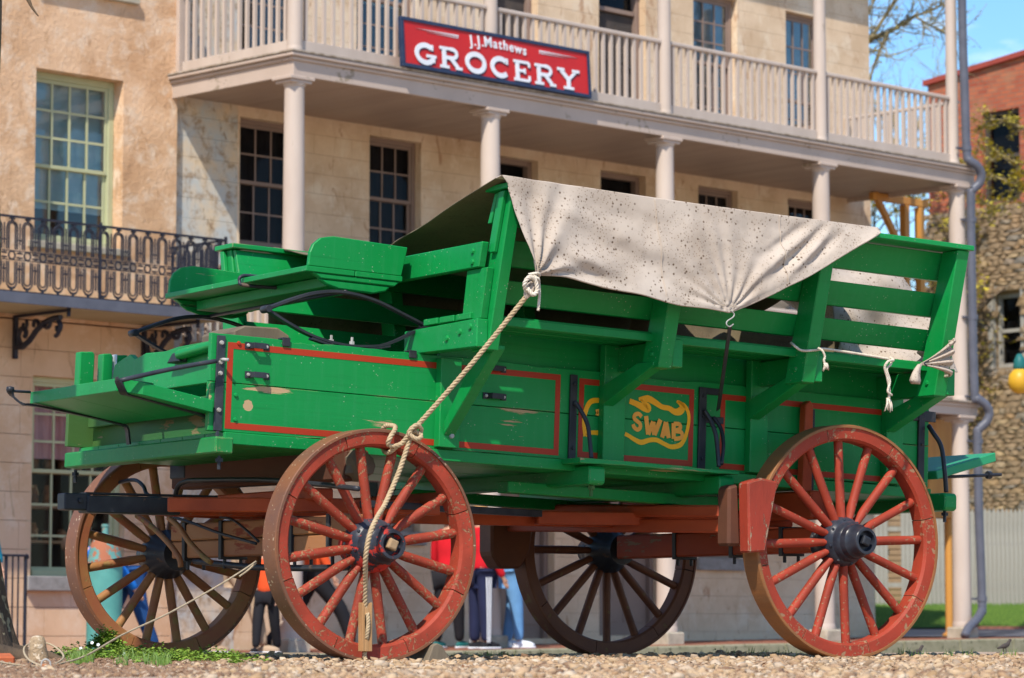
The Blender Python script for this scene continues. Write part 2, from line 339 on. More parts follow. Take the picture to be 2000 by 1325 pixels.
M['paver']=rnd_mat('red_paver',[(.30,.11,.07),(.38,.16,.10),(.26,.10,.07)],.85,.4,40)
M['kerb']=varied('kerb_stone',(.30,.28,.19),(.22,.21,.13),6,.9,.6,30,spots=((.12,.12,.07),18,.62),bd=.01)
M['road']=varied('road_surface',(.20,.17,.14),(.15,.13,.11),4,.9,.6,60,bd=.01)
M['lawn']=rnd_mat('lawn_grass',[(.06,.14,.012),(.11,.22,.02),(.17,.28,.03)],.6,.1)
M['lawnsoil']=varied('lawn_soil',(.05,.10,.012),(.08,.14,.018),5,.9,.5,50)
M['fencew']=varied('weathered_white_picket',(.36,.34,.30),(.27,.25,.21),5,.8,.5,30,grain=(14,3,.3),spots=((.30,.28,.25),9,.66))
M['ywood']=varied('new_yellow_timber',(.56,.27,.06),(.46,.20,.045),3,.55,.3,30,grain=(3,3,.2))
M['teal']=varied('teal_tank_paint',(.10,.33,.29),(.07,.24,.22),4,.6,.4,40,chip=(.33,.14,.07),chipT=.565,chipScale=14)
M['yball']=varied('yellow_globe',(.62,.37,.03),(.55,.30,.02),3,.4,.05,20)
M['tealcap']=varied('teal_cap',(.01,.12,.12),(.02,.14,.13),3,.5,.05,20)
M['brick1']=varied('orange_brick',(.48,.13,.05),(.40,.10,.04),20,.9,.5,60,bd=.004)

exec_parts=[]
# ================================================================== GROUND
def uv_of(X,Y):
    c,s=math.cos(math.radians(44.6)),math.sin(math.radians(44.6)); dx,dy=X+2.07,Y-29
    return dx*c+dy*s, -dx*s+dy*c
def wag_y(X,Y):
    q=MW.inverted()@Vector((X,Y,0)); return q.y,q.x
def ground_z(X,Y):
    u,v=uv_of(X,Y)
    wy,wx=wag_y(X,Y)
    t=min(max((wy-2.3)/3.0,0),1); t=t*t*(3-2*t)
    z=-.24*t
    z+=.012*mnoise.noise(Vector((X*1.3,Y*1.3,0)))*(1-t)
    if X<-1.2 and Y<16: 
        a=min(max((-1.2-X)/.8,0),1); z+=.03*a*min(max((Y-10.5)/2,0),1)*(1-t)
    if Y>36:
        k=min((Y-36)/16,1); z+= (.38+.55)*k*k if X>0 else .2*k
    return z
xs=np.unique(np.concatenate([np.linspace(-400,-12,14),np.linspace(-12,-3,16),np.linspace(-3,5,110),np.linspace(5,14,20),np.linspace(14,400,14)]))
ys=np.unique(np.concatenate([np.linspace(-60,6,12),np.linspace(6,18,150),np.linspace(18,60,50),np.linspace(60,700,14)]))
mb=MB(); mb.grid([[(x,y,ground_z(x,y)) for x in xs] for y in ys]); 
structure(mb.build('ground',varied('dusty_gravel_ground',(.46,.34,.25),(.36,.25,.17),9,.95,.9,60,spots=((.55,.44,.34),50,.58),bd=.015),smooth=True))
# gravel stones, one joined scatter
def blob(n=1,seed=0):
    bm=bmesh.new(); bmesh.ops.create_icosphere(bm,subdivisions=n,radius=1); r=random.Random(seed)
    for v in bm.verts: v.co*=r.uniform(.75,1.2)
    V=np.array([v.co[:] for v in bm.verts]); F=np.array([[v.index for v in f.verts] for f in bm.faces]); bm.free(); return V,F
def scatter(name,mat,P,S3,base,seed=1,flat=False):
    """P Nx3 positions, S3 Nx3 sizes, base list of (V,F)"""
    r=np.random.default_rng(seed); vs=[];fs=[];o=0
    n=len(P); pick=r.integers(0,len(base),n); ang=r.uniform(0,2*PI,n); tl=r.uniform(-.5,.5,(n,2))
    for k,(V,F) in enumerate(base):
        I=np.where(pick==k)[0]
        if not len(I): continue
        X=V[None]*S3[I][:,None]; c,s=np.cos(ang[I])[:,None],np.sin(ang[I])[:,None]
        t=tl[I]; X[...,2]+=X[...,0]*t[:,0:1]+X[...,1]*t[:,1:2]
        Y=np.empty_like(X); Y[...,0]=X[...,0]*c-X[...,1]*s; Y[...,1]=X[...,0]*s+X[...,1]*c; Y[...,2]=X[...,2]
        Y+=P[I][:,None]; vs.append(Y.reshape(-1,3)); fs.append((F[None]+(np.arange(len(I))*len(V))[:,None,None]).reshape(-1,F.shape[1])+o); o+=Y.shape[0]*Y.shape[1]
    v=np.concatenate(vs); f=np.concatenate(fs); me=bpy.data.meshes.new(name)
    me.vertices.add(len(v)); me.vertices.foreach_set('co',v.ravel()); k=f.shape[1]
    me.loops.add(len(f)*k); me.loops.foreach_set('vertex_index',f.ravel().astype(np.int32)); me.polygons.add(len(f))
    me.polygons.foreach_set('loop_start',(np.arange(len(f))*k).astype(np.int32)); me.update(calc_edges=True); me.materials.append(mat)
    o_=bpy.data.objects.new(name,me); S.collection.objects.link(o_); return o_
def wedge_pts(n,y0,y1,marg,seed,xf0=-.175,xf1=.175):
    r=np.random.default_rng(seed); Y=np.sqrt(r.uniform(y0**2,y1**2,n)); X=Y*r.uniform(xf0,xf1,n); return X,Y
X,Y=wedge_pts(88000,8.3,15.6,0,3,-.185,.185)
keep=np.ones(len(X),bool)
for i in range(len(X)):
    fx=X[i]/Y[i]
    if fx<-.078: keep[i]=random.random()<max(.07,1-(-.078-fx)/.04)
    if Y[i]>13.9 and wag_y(X[i],Y[i])[0]>1.9: keep[i]=keep[i] and random.random()<.4
X,Y=X[keep],Y[keep]; Z=np.array([ground_z(a,b) for a,b in zip(X,Y)])
sz=rng.lognormal(math.log(.0057),.52,len(X)); sz=np.clip(sz,.003,.026)
S3=np.stack([sz*rng.uniform(.8,1.3,len(X)),sz*rng.uniform(.7,1.1,len(X)),sz*rng.uniform(.5,.85,len(X))],1)
o=scatter('gravel',M['gravel'],np.stack([X,Y,Z+sz*.25],1),S3,[blob(1,i) for i in range(4)],5)
tag(o,'pale pinkish gravel covering the ground in front of the wagon','gravel'); o['kind']='stuff'
X=[];Y=[]
for cx_,r_ in ((-2.467,.0),(0,.0)):
    for yy_ in (.055,1.909):
        for k in range(220):
            a=MW@Vector((cx_+random.gauss(0,.09),yy_+random.gauss(0,.075),0)); X.append(a.x);Y.append(a.y)
X=np.array(X);Y=np.array(Y);Z=np.array([ground_z(a,b) for a,b in zip(X,Y)]); sz=rng.uniform(.005,.015,len(X))
o=scatter('pushed_gravel',M['gravel'],np.stack([X,Y,Z+.006],1),np.stack([sz,sz*.9,sz*.7],1),[blob(1,i) for i in range(4)],15)
tag(o,'loose stones heaped against the bottoms of the wagon wheels','gravel'); o['kind']='stuff'
X,Y=wedge_pts(900,8.5,14.5,0,33,-.18,.18); Z=np.array([ground_z(a,b) for a,b in zip(X,Y)]); sz=rng.uniform(.006,.016,len(X))
o=scatter('leaf_litter',varied('dry_leaf',(.20,.09,.04),(.12,.06,.03),9,.8,.3,40),np.stack([X,Y,Z+.012],1),np.stack([sz,sz*.7,sz*rng.uniform(-1,1,len(X))],1),[(np.array([[-1,0,0],[0,.5,.2],[1,0,0],[0,-.5,.25]]),np.array([[0,1,2,3]]))],16)
tag(o,'small dry brown leaf bits scattered over the gravel','leaf litter'); o['kind']='stuff'
# reddish earth clods at the left
X,Y=wedge_pts(5200,8.6,13.2,0,9,-.185,-.075); Z=np.array([ground_z(a,b) for a,b in zip(X,Y)]); sz=rng.uniform(.006,.02,len(X))
o=scatter('earth_clods',M['soil'],np.stack([X,Y,Z],1),np.stack([sz,sz,sz*.7],1),[blob(1,i+9) for i in range(3)],6)
tag(o,'loose reddish earth clods among the roots at lower left','earth'); o['kind']='stuff'
# leafy weeds
leafV=np.array([[0,0,0],[.5,.35,.12],[1,0,.05],[.5,-.35,.12]]); leafF=np.array([[0,1,2,3]])
def leaves(name,mat,centers,n,size,seed,label,cat,h=1.0):
    r=np.random.default_rng(seed); P=[];S_=[]
    for (cx,cy,cz,rx,ry,hh,w) in centers:
        k=int(n*w); a=r.uniform(0,2*PI,k); q=np.sqrt(r.uniform(0,1,k)); x=cx+rx*q*np.cos(a); y=cy+ry*q*np.sin(a)
        z=cz+hh*(1-q**2)*r.uniform(.1,1,k); P.append(np.stack([x,y,z],1)); s=size*r.uniform(.6,1.3,k); S_.append(np.stack([s,s,s*r.uniform(-1,2.5,k)],1))
    o=scatter(name,mat,np.concatenate(P),np.concatenate(S_),[(leafV,leafF)],seed); tag(o,label,cat); o['kind']='stuff'; return o
cl=[]
rr_=random.Random(4)
for px,pyb,w in [(150,1262,.5),(190,1268,1),(225,1272,1),(250,1275,1.2),(285,1276,1),(320,1280,1.1),(350,1284,1),(370,1276,.9),(405,1276,1),(430,1274,.8),(465,1272,.6),(300,1292,.7),(330,1298,.5),(240,1288,.7)]:
    for k in range(3):
        yy=12.6+rr_.uniform(-.5,.9); x=(px+rr_.uniform(-14,14)-1000)/FPX*yy
        cl.append((x,yy,ground_z(x,yy),.10,.16,.035+.035*rr_.random(),w*.33))
for k in range(26):
    px=rr_.uniform(40,520); yy=rr_.uniform(11.2,13.2); x=(px-1000)/FPX*yy; cl.append((x,yy,ground_z(x,yy),.04,.06,.012+.02*rr_.random(),.12))
yy=12.9
for px,hh in [(208,.10),(222,.075),(196,.06)]: x=(px-1000)/FPX*yy; cl.append((x,yy,ground_z(x,yy)+.04,.045,.05,hh,.5))
leaves('leafy_weeds',M['leaf'],cl,1000,.017,21,'bright green clover like weeds growing under the front axle','weeds')
cl=[]
for px in list(range(880,1190,22))+list(range(1380,1560,14))+[1600,1660,1690]+[1130,1140,1215,1236]:
    yy=14.2+rr_.uniform(0,.9)+ (px>1300)*.9; x=(px-1000)/FPX*yy; cl.append((x,yy,ground_z(x,yy),.03,.05,.018+.03*rr_.random()**3,1))
leaves('small_weeds',M['leaf'],cl,16,.012,22,'sparse low weeds at the far edge of the gravel','weeds')
# grass blades tufts
def blades(name,mat,tufts,label,cat,seed=3):
    r=random.Random(seed); mb=MB()
    for (x,y,z,n,h,sp) in tufts:
        for i in range(n):
            a=r.uniform(0,2*PI); l=r.uniform(.3,1)*h; bx=x+r.uniform(-sp,sp); by=y+r.uniform(-sp,sp); w=l*.035
            dx,dy=math.cos(a)*l*.35,math.sin(a)*l*.35
            mb.add([(bx-w,by,z),(bx+w,by,z),(bx+dx*.4+w*.7,by+dy*.4,z+l*.6),(bx+dx*.4-w*.7,by+dy*.4,z+l*.6),(bx+dx,by+dy,z+l)],[(0,1,2,3),(3,2,4)])
    o=mb.build(name,mat); tag(o,label,cat); o['kind']='stuff'; return o
tf=[]
for i in range(46):
    px=rr_.choice([rr_.uniform(1400,1560),rr_.uniform(1700,1990),rr_.uniform(900,1000),rr_.uniform(240,330),rr_.uniform(150,180)]); yy=rr_.uniform(13.6,15.4) if px>400 else rr_.uniform(11,12.2)
    x=(px-1000)/FPX*yy; tf.append((x,yy,ground_z(x,yy),10 if px>400 else 26,.05 if px>400 else .06,.03))
blades('grass_tufts',M['lawn'],tf,'thin green grass blades sprouting at the gravel edge','grass')
fl=MB(); petV=[]
for px,py in [(180,1256),(192,1260),(158,1267),(243,1278),(208,1289)]:
    p=at(px,py,y=12.4); 
    fl.lathe([(0,.0),(.007,.001),(.0075,.003),(.003,.002)],5,Matrix.Translation(p)@Matrix.Rotation(1.2,4,'X'))
tag(fl.build('small_flowers',M['white']),'tiny pale blue white flowers dotted over the leafy weeds','flowers')['kind']='stuff'

# ================================================================== WAGON
WG=thing('freight_wagon','old green wooden freight wagon with red spoked wheels standing on the gravel','wagon',MW)
def bx(name,mb,mat,bevel=.003,parent=None,smooth=False):
    if parent is None: return mb.build(name,mat,WG,bevel,smooth,M=BOXL)
    return mb.build(name,mat,parent,bevel,smooth)
def wg(name,mb,mat,bevel=.004,parent=None,smooth=False): return mb.build(name,mat,parent or WG,bevel,smooth)
def jagplank(x0,x1,y0,y1,z0,z1,jt=0,jb=0,step=.035,seed=0):
    r=random.Random(seed); mb=MB(); n=max(int((x1-x0)/step),2); vs=[]; t=b=0
    for i in range(n+1):
        x=x0+(x1-x0)*i/n; t=max(0,min(1,t+r.uniform(-.4,.38))); b=max(0,min(1,b+r.uniform(-.4,.38)))
        zt=z1-jt*t*t; zb=z0+jb*b*b
        vs+=[(x,y0,zb),(x,y0,zt),(x,y1,zt+r.uniform(-.3,.3)*jt),(x,y1,zb)]
    fs=[]
    for i in range(n):
        o_=i*4
        for k in range(4): fs.append((o_+k,o_+(k+1)%4,o_+4+(k+1)%4,o_+4+k))
    fs+=[(0,1,2,3),(n*4+3,n*4+2,n*4+1,n*4)]; return mb.add(vs,fs)
# floor planks
fb=MB().box(-.02,3.74,-.018,.16,.035,.083); fl0=bx('floor',fb,M['green'])
for i in range(6):
    y0=.163+i*.2; bx('plank',MB().box(-.02,3.74,y0,y0+.197,.035+.001*(i%2),.083),M['green'],.002,fl0)
# cross sills
for i,(a,b) in enumerate([(-.105,-.022),(1.70,1.785),(2.405,2.49),(3.725,3.80)]):
    poly=[(-.125,.06),(-.135,.045),(-.135,-.012),(-.12,-.022)] if i else [(-.10,.055),(-.10,-.012)]
    fy_=1.36 if i else 1.225; pl=poly+[(fy_-q[0],q[1]) for q in poly[::-1]]
    pl=[(y,z-.004) for y,z in pl] if i in (1,2) else pl
    c_=bx('cross_sill',MB().prism(pl,'x',a,b),M['green_sill'] if i==0 else M['green_chip'] if i==1 else M['green'],.006)
    for yy in ((-.09,1.44) if i else (-.06,1.29)): 
        bx('bolt',MB().lathe([(.008,-.075),(.008,-.02)],8,Matrix.Translation(((a+b)/2,yy,0))).lathe([(.017,-.045),(.017,-.03)],6,Matrix.Translation(((a+b)/2,yy,0))),M['iron'] if i!=1 else M['green_old'],0,c_)
for y in (.20,1.08): bx('long_sill',MB().box(1.5,2.9,y,y+.09,-.062,-.012),M['green'],.004)
for x in (): bx('body_bearer',MB().box(x,x+.1,.05,1.31,-.05,.033),M['green'],.004)
bx('step_board',jagplank(1.63,2.49,-.165,-.02,.060,.083,.006,.004,seed=3),M['green_chip'],.002)
# sides: two boards each
sideN=bx('side_board',jagplank(-.09,3.735,0,.028,.287,.484,.009,0,seed=5),M['green'],.002)
sideL=bx('side_board',jagplank(-.09,3.735,0,.028,.085,.284,0,.004,seed=6),M['green_chip'],.002)
bx('side_board',jagplank(.20,3.735,1.332,1.36,.287,.484,.012,0,seed=7),M['green'],.002)
bx('side_board',jagplank(-.09,3.735,1.332,1.36,.085,.284,0,.004,seed=8),M['green_old'],.002)
bx('upper_side_board',MB().box(1.02,3.5,.032,.052,.47,.619),M['green'],.002)
bx('upper_side_board',MB().box(1.02,3.5,1.308,1.328,.47,.619),M['green'],.002)
bx('rear_end_board',MB().box(3.70,3.728,.03,1.33,.085,.47),M['green'],.002)
bx('front_end_board',jagplank(0,1.30,0,.026,.30,.475,.05,.005,seed=11).__class__().prism([(.03,.30),(1.33,.30),(1.33,.36),(1.12,.37),(1.1,.44),(1.02,.46),(.95,.475),(.9,.45),(.80,.468),(.62,.462),(.5,.472),(.03,.478)],'x',.01,.036),M['green'],.003)
bx('front_end_board',MB().prism([(.03,.085),(1.33,.085),(1.33,.235),(1.0,.228),(.5,.235),(.03,.23)],'x',.03,.06),M['green_old'],.003)
bx('worn_board',MB().prism([(.045,.245),(.03,.17),(.5,.175),(1.3,.17),(1.3,.235)],'x',-.01,.012),M['green_old'],.003)
# far corner stakes
for k,(a,b,mt) in enumerate([(-.045,.025,'green'),(.065,.115,'green'),(.135,.195,'green')]):
    q=bx('stake',MB().prism([(a,.09),(b,.09),(b,.505-.004*k),(b-.01,.515),(a,.51)],'y',1.335 if k<2 else 1.337,1.39),M[mt],.004)
    bx('bolt',MB().lathe([(.0,-.006),(.012,-.005),(.014,0)],8,Matrix.Translation(((a+b)/2,1.36,.44))@Matrix.Rotation(PI/2,4,'X')),M['green'],0,q)
bx('edge_strip',MB().box(.128,.134,1.335,1.392,.30,.513),M['white'],0)
# painted stripes
def stripe_rect(x0,x1,z0,z1,w,y=-.0016):
    mb=MB(); t=y; o_=[(x0,z0),(x1,z0),(x1,z1),(x0,z1)]; i_=[(x0+w,z0+w),(x1-w,z0+w),(x1-w,z1-w),(x0+w,z1-w)]
    mb.add([(x,t,z) for x,z in o_+i_],[(0,1,5,4),(1,2,6,5),(2,3,7,6),(3,0,4,7)]); return mb
for a in [(-.015,1.625,.098,.452),(1.725,2.35,.098,.445),(2.50,3.55,.098,.437)]:
    bx('painted_stripe',stripe_rect(*a,.026),M['stripe'],0)
# painted emblem: outline and letters as flat paint
def ribbon(pts,w,y,mb=None,widths=None):
    mb=mb or MB(); P=smoothpts([(p[0],0,p[1]) for p in pts],5); n=len(P); vs=[]
    for i,p in enumerate(P):
        t=(P[min(i+1,n-1)]-P[max(i-1,0)]); t=t.normalized() if t.length>1e-9 else Vector((1,0,0)); nn=Vector((-t.z,0,t.x)); ww=w if widths is None else np.interp(i/(n-1),np.linspace(0,1,len(widths)),widths)
        vs+=[(p.x+nn.x*ww/2,y,p.z+nn.z*ww/2),(p.x-nn.x*ww/2,y,p.z-nn.z*ww/2)]
    return mb.add(vs,[(2*i,2*i+1,2*i+3,2*i+2) for i in range(n-1)])
def e6(x,y):   # measured on an enlarged view of the emblem
    p=at(1080+x/5,740+y/5,MBX,y=0); return (p.x,p.z)
mb=MB()
ribbon([e6(*q) for q in [(850,250),(740,222),(700,215)]],.001,-.002,MB())
for pts,wd_ in [([(450,212),(385,216),(345,250),(312,330),(300,410),(305,490),(318,560)],[.016,.018,.018,.018,.016,.016,.020]),
              ([(318,562),(360,530),(440,528)],[.006,.014,.016]),
              ([(745,218),(810,245),(880,280),(925,295),(920,262),(850,205)],[.018,.02,.026,.026,.02,.004]),
              ([(835,200),(920,195),(985,225),(1060,275),(1130,290),(1190,325),(1240,315),(1262,280),(1240,240),(1205,222)],[.010,.024,.022,.018,.018,.022,.028,.024,.016,.008]),
              ([(1215,222),(1275,258),(1315,320),(1325,400),(1305,520),(1270,610),(1230,652),(1150,665),(1080,635),(1010,600),(940,600),(860,622),(800,598),(740,560),(700,538)],[.006,.014,.014,.013,.014,.016,.018,.016,.015,.016,.016,.018,.016,.014,.014])]:
    ribbon([e6(*q) for q in pts],.018,-.0022,mb,[a*1.3 for a in wd_])
bx('painted_outline',mb,M['yellow'],0)
LET={'S':[[(862,372),(835,345),(800,352),(790,385),(815,412),(845,438),(848,478),(820,498),(790,475),(778,445)]],
 'W':[[(905,365),(925,545)],[(925,545),(975,420)],[(975,420),(985,550)],[(985,550),(1045,400)]],
 'A':[[(1060,575),(1098,425)],[(1098,425),(1125,580)],[(1072,532),(1118,535)]],
 'B':[[(1172,435),(1172,590)],[(1172,440),(1228,447),(1234,488),(1185,508)],[(1185,512),(1246,525),(1246,575),(1175,590)]],
 'P':[[(412,325),(440,318),(452,330),(430,342),(415,335)]]}
yy_=-.0026
for k_,segs_ in LET.items():
    mb=MB()
    for seg in segs_:
        yy_-=.0003; ribbon([e6(*q) for q in seg],.023 if len(seg)<3 else .019,yy_,mb)
    bx('painted_letter',mb,M['ochre'],0)

# corner strap, staples, clips, side irons
q=bx('corner_strap',MB().box(-.068,-.030,-.010,-.001,.085,.475).box(-.056,-.042,-.010,-.001,.045,.085),M['ironblue'],.002)
for z in (.445,.32,.365,.17): bx('bolt',MB().lathe([(.0,.009),(.008,.008),(.010,0)],8,Matrix.Translation((-.049,-.010,z))@Matrix.Rotation(PI/2,4,'X')),M['bolt'],0,q)
bx('pin',MB().tube([(-.049,-.01,.375),(-.049,-.03,.375),(-.035,-.05,.373)],.007,8),M['bolt'],0,smooth=True)
def staple(px0,py0,px1,py1,mat):
    a=at(px0,py0,MBX,y=-.01); b=at(px1,py1,MBX,y=-.01); z=(a.z+b.z)/2; x0,x1=a.x,b.x; L_=x1-x0
    mb=MB()
    for s_,e_,y0,y1 in ((x0,x0+L_*.24,-.007,-.001),(x1-L_*.24,x1,-.007,-.001)): mb.box(s_,e_,y0,y1,z-.014,z+.014)
    mb.box(x0+L_*.24,x1-L_*.24,-.034,-.028,z-.012,z+.012).beam((x0+L_*.2,-.006,z),(x0+L_*.28,-.032,z),.006,.024).beam((x1-L_*.2,-.006,z),(x1-L_*.28,-.032,z),.006,.024)
    q=bx('staple',mb,mat,.001)
    for x in (x0+L_*.12,x1-L_*.12): bx('bolt',MB().lathe([(.0,.008),(.006,.007),(.008,0)],8,Matrix.Translation((x,-.007,z))@Matrix.Rotation(PI/2,4,'X')),M['bolt'],0,q)
staple(480,674,527,679,M['ironblue']); staple(480,731,527,736,M['ironblue']); staple(947,719,990,722,M['iron']); staple(945,773,990,776,M['iron'])
for px,py in ((559,664),(806,687)):
    p=at(px,py,MBX,y=-.004); bx('clip',MB().box(p.x-.018,p.x+.018,-.010,-.002,p.z-.028,.492).box(p.x-.018,p.x+.018,-.010,.035,.486,.493),M['iron'],.002)
for px,py,mt in [(460,772,'green'),(459,820,'green'),(466,671,'stripe')]:
    p=at(px,py,MBX,y=0); bx('bolt',MB().lathe([(.0,.008),(.007,.007),(.010,0)],8,Matrix.Translation((p.x,-.001,p.z))@Matrix.Rotation(PI/2,4,'X')),M[mt],0)
for k,(x0,x1,z0,z1) in enumerate([(1.672,1.708,.075,.457),(2.374,2.414,.075,.458),(3.662,3.70,-.02,.478)]):
    mb=MB().box(x0,x1,-.014,-.001,z0,z1)
    if k==1: mb.box(x1,x1+.09,-.010,-.001,z1-.03,z1).box(x1,x1+.10,-.010,-.001,.30,.33)
    if k==2: mb.box(x0-.05,x1+.07,-.010,-.001,.40,.45)
    q=bx('side_iron',mb,M['iron'],.002)
    for z in (z0+.06,(z0+z1)/2+.06,z1-.04): bx('bolt',MB().lathe([(.0,.008),(.006,.007),(.008,0)],8,Matrix.Translation(((x0+x1)/2,-.014,z))@Matrix.Rotation(PI/2,4,'X')),M['iron'],0,q)
def rodpx(name,pts,y,r,mat,k=6,mb=None,ys=None):
    P=[at(p[0],p[1],MBX,y=(ys[i] if ys else y)) for i,p in enumerate(pts)]
    return bx(name,MB().tube(smoothpts(P,k),r,8),M[mat],0,smooth=True)
rodpx('brace_rod',[(1123,785),(1133,800),(1147,828),(1152,862),(1155,896)],-.05,.010,'ironblue',ys=[-.02,-.04,-.07,-.09,-.10])
rodpx('brace_rod',[(1376,802),(1388,822),(1398,850),(1402,885),(1404,912)],-.05,.010,'ironblue',ys=[-.02,-.04,-.07,-.09,-.10])
rodpx('brace_rod',[(1393,815),(1408,838),(1413,870),(1409,908)],-.05,.009,'iron',ys=[-.02,-.05,-.08,-.10])
rodpx('brace_rod',[(1814,832),(1822,845),(1838,872),(1845,920),(1848,962)],-.05,.011,'iron',ys=[-.02,-.05,-.08,-.11,-.11])
bx('bolster_stake',MB().prism([(2.93,.02),(2.985,.02),(2.985,.42),(2.965,.44),(2.94,.42)],'y',-.065,-.02),M['redbeam'],.004)
bx('stake_iron',MB().box(2.985,3.0,-.06,-.025,.0,.40),M['iron'],.002)
# battens, braces, outriggers, posts, rails (near side y<.68, far side mirrored)
def mir(pts): return [(1.36-a,b) for a,b in pts]
stations=[(.955,.90,.955,.985,1.088),(1.826,1.897,1.955,1.83,1.945),(2.61,2.68,2.725,2.64,2.74),(3.375,3.435,3.50,3.44,3.54)]
def post_y(z): return -.45-.15*(z-.47)/.66
for side in (0,1):
    f=(lambda p:p) if side==0 else mir
    for i,(px_,o0,o1,b0,b1) in enumerate(stations):
        pw=.055 if i==0 else .07
        bt=bx('batten',MB().prism(f([(-.001,.09),(-.045,.09),(-.045,.47 if i==0 else .60),(-.001,.47 if i==0 else .60)]),'x',b0,b1),M['green'],.003)
        if side==0 and i==0: bx('bolt',MB().lathe([(.0,.012),(.010,.010),(.012,0)],8,Matrix.Translation((1.045,-.045,.14))@Matrix.Rotation(PI/2,4,'X')),M['bolt'],0,bt)
        # diagonal brace
        bx('brace',MB().prism(f([(-.046,.14) if i==0 else (-.046,.33),(-.046,.20) if i==0 else (-.046,.42),(-.30,.498),(-.42,.498),(-.42,.48)]),'x',b0+.02 if i==0 else b0-.01,b0+.075 if i==0 else b0+.05),M['green'],.003)
        zt=.597 if i==0 else .60
        bx('outrigger',MB().prism(f([(.13,.485),(.13,zt-.01),(-.45,zt),(-.45,.478)]),'x',o0,o1),M['green'],.004)
        ps=bx('post',MB().prism(f([(post_y(.47),.47),(post_y(1.125),1.125),(post_y(1.125)+.11,1.125),(post_y(.47)+.13,.47)]),'x',px_,px_+pw),M['green'],.004)
        if i:  bx('bolt',MB().lathe([(.0,.01),(.010,.008),(.013,0)],6,Matrix.Translation((px_,f([(-.40,0)])[0][0],.53))@Matrix.Rotation(-PI/2,4,'Y')),M['green'],0,ps)
    if side==0 or side==1:
        pl=bx('post_plate',MB().prism(f([(-.445,.598),(-.485,.808),(-.33,.808),(-.30,.598)]),'x',.918,.954),M['green'],.003)
        bx('post_plate',MB().prism(f([(-.505,.87),(-.57,1.12),(-.535,1.12),(-.47,.87)]),'x',.935,.954),M['green'],.003)
    for j,(z0,z1) in enumerate([(.682,.775),(.835,.94),(1.0,1.122)]):
        ya,yb=post_y(z0)+.135,post_y(z1)+.135-.01*0
        yb=post_y(z1)+.115
        bx('rail',MB().prism(f([(ya,z0),(yb,z1),(yb+.026,z1),(ya+.026,z0)]),'x',.985 if j<2 else .96,3.43),M['green'],.003)
    bx('cap_rail',MB().prism(f([(-.615,1.127),(-.615,1.15),(-.43,1.15),(-.43,1.127)]),'x',.93,3.46),M['green'],.003)
    for k,(a,b) in enumerate([(-.385,-.275),(-.255,-.145),(-.125,-.015)]):
        bx('bench_slat',MB().prism(f([(a,.6),(a,.627),(b,.627),(b,.6)]),'x',.905,3.52),M['green'],.003)
    bx('bench_edge',MB().prism(f([(-.40,.585),(-.40,.618),(-.387,.618),(-.387,.585)]),'x',1.012,3.44),M['green'],.002)
cb=bx('cross_board',MB().prism([(-.445,.81),(-.47,.915),(1.83,.915),(1.805,.81)],'x',.90,.935),M['green'],.004)
for y,z in ((-.40,.88),(-.40,.835)): bx('bolt',MB().lathe([(.0,.009),(.010,.008),(.013,0)],8,Matrix.Translation((.90,y,z))@Matrix.Rotation(-PI/2,4,'Y')),M['green'],0,cb)
for y,z in ((-.40,.565),(-.32,.55),(-.22,.53)): bx('bolt',MB().lathe([(.0,.009),(.011,.008),(.014,0)],8,Matrix.Translation((.90,y,z))@Matrix.Rotation(-PI/2,4,'Y')),M['green'],0)
bx('scraped_patch',MB().add([(1.0,-.5565,.93),(1.0,-.5745,1.01),(.962,-.5565,.93),(.962,-.545,.88)],[(0,1,2),(0,2,3)]),M['wood'],0) if 0 else None
# ---- seat
st_=bx('seat',MB().box(.365,.60,.05,1.35,.788,.812).box(.603,.835,.05,1.35,.788,.812),M['green'],.003)
wing=[(.375,.812),(.380,.87),(.395,.905),(.43,.935),(.49,.948),(.855,.938),(.828,.812)]
bx('seat_wing',MB().prism(wing,'y',.05,.072),M['green'],.003); bx('seat_wing',MB().prism(wing,'y',1.328,1.35),M['green'],.003)
bx('seat_backrest',MB().prism([(.815,.812),(.838,.812),(.868,.93),(.845,.93)],'y',.073,1.327),M['green'],.003) 
low=[(.40,.787),(.44,.765),(.80,.765),(.825,.787)]; low2=[(.43,.764),(.47,.742),(.53,.728),(.70,.725),(.76,.74),(.785,.764)]
for y in (.055,1.315): 
    bx('seat_bearer',MB().prism(low,'y',y,y+.03),M['green'],.004); bx('seat_bearer',MB().prism(low2,'y',y+.005,y+.03),M['green'],.006)
bx('seat_bearer',MB().box(.50,.70,.10,1.30,.742,.786),M['green'],.003)
def leafspring(y,nm='spring'):
    up=[(.185,.61),(.30,.66),(.42,.70),(.55,.715),(.70,.695),(.84,.65),(.955,.61)]
    dn=[(.185,.61),(.28,.565),(.40,.52),(.52,.497),(.64,.495),(.78,.52),(.955,.61)]
    a=bx(nm,MB().tube(smoothpts([(x,y,z) for x,z in up],5),.0095,8),M['iron'],0,smooth=True)
    MBn=MB(); P=smoothpts([(x,y,z) for x,z in dn],5)
    for p,q in zip(P[:-1],P[1:]): MBn.beam(p,q,.035,.010)
    MBn2=MB(); P=smoothpts([(x,y,z-.013) for x,z in dn[2:6]],5)
    for p,q in zip(P[:-1],P[1:]): MBn.beam(p,q,.033,.009)
    P=smoothpts([(x,y,z+.001) for x,z in up],5)
    for p,q in zip(P[:-1],P[1:]): MBn.beam(p,q,.034,.010)
    bx('spring_leaf',MBn,M['iron'],0,a)
    for x in (.185,.957): bx('spring_eye',MB().tube([(x,y-.028,.61),(x,y+.028,.61)],.0165,10),M['iron'],.002,a,smooth=40)
    for x in (.50,.60): bx('bolt',MB().lathe([(.012,.49),(.012,.512),(.006,.512),(.006,.53)],6,Matrix.Translation((x,y,0))),M['bolt'],0,a)
leafspring(.055); leafspring(1.285)
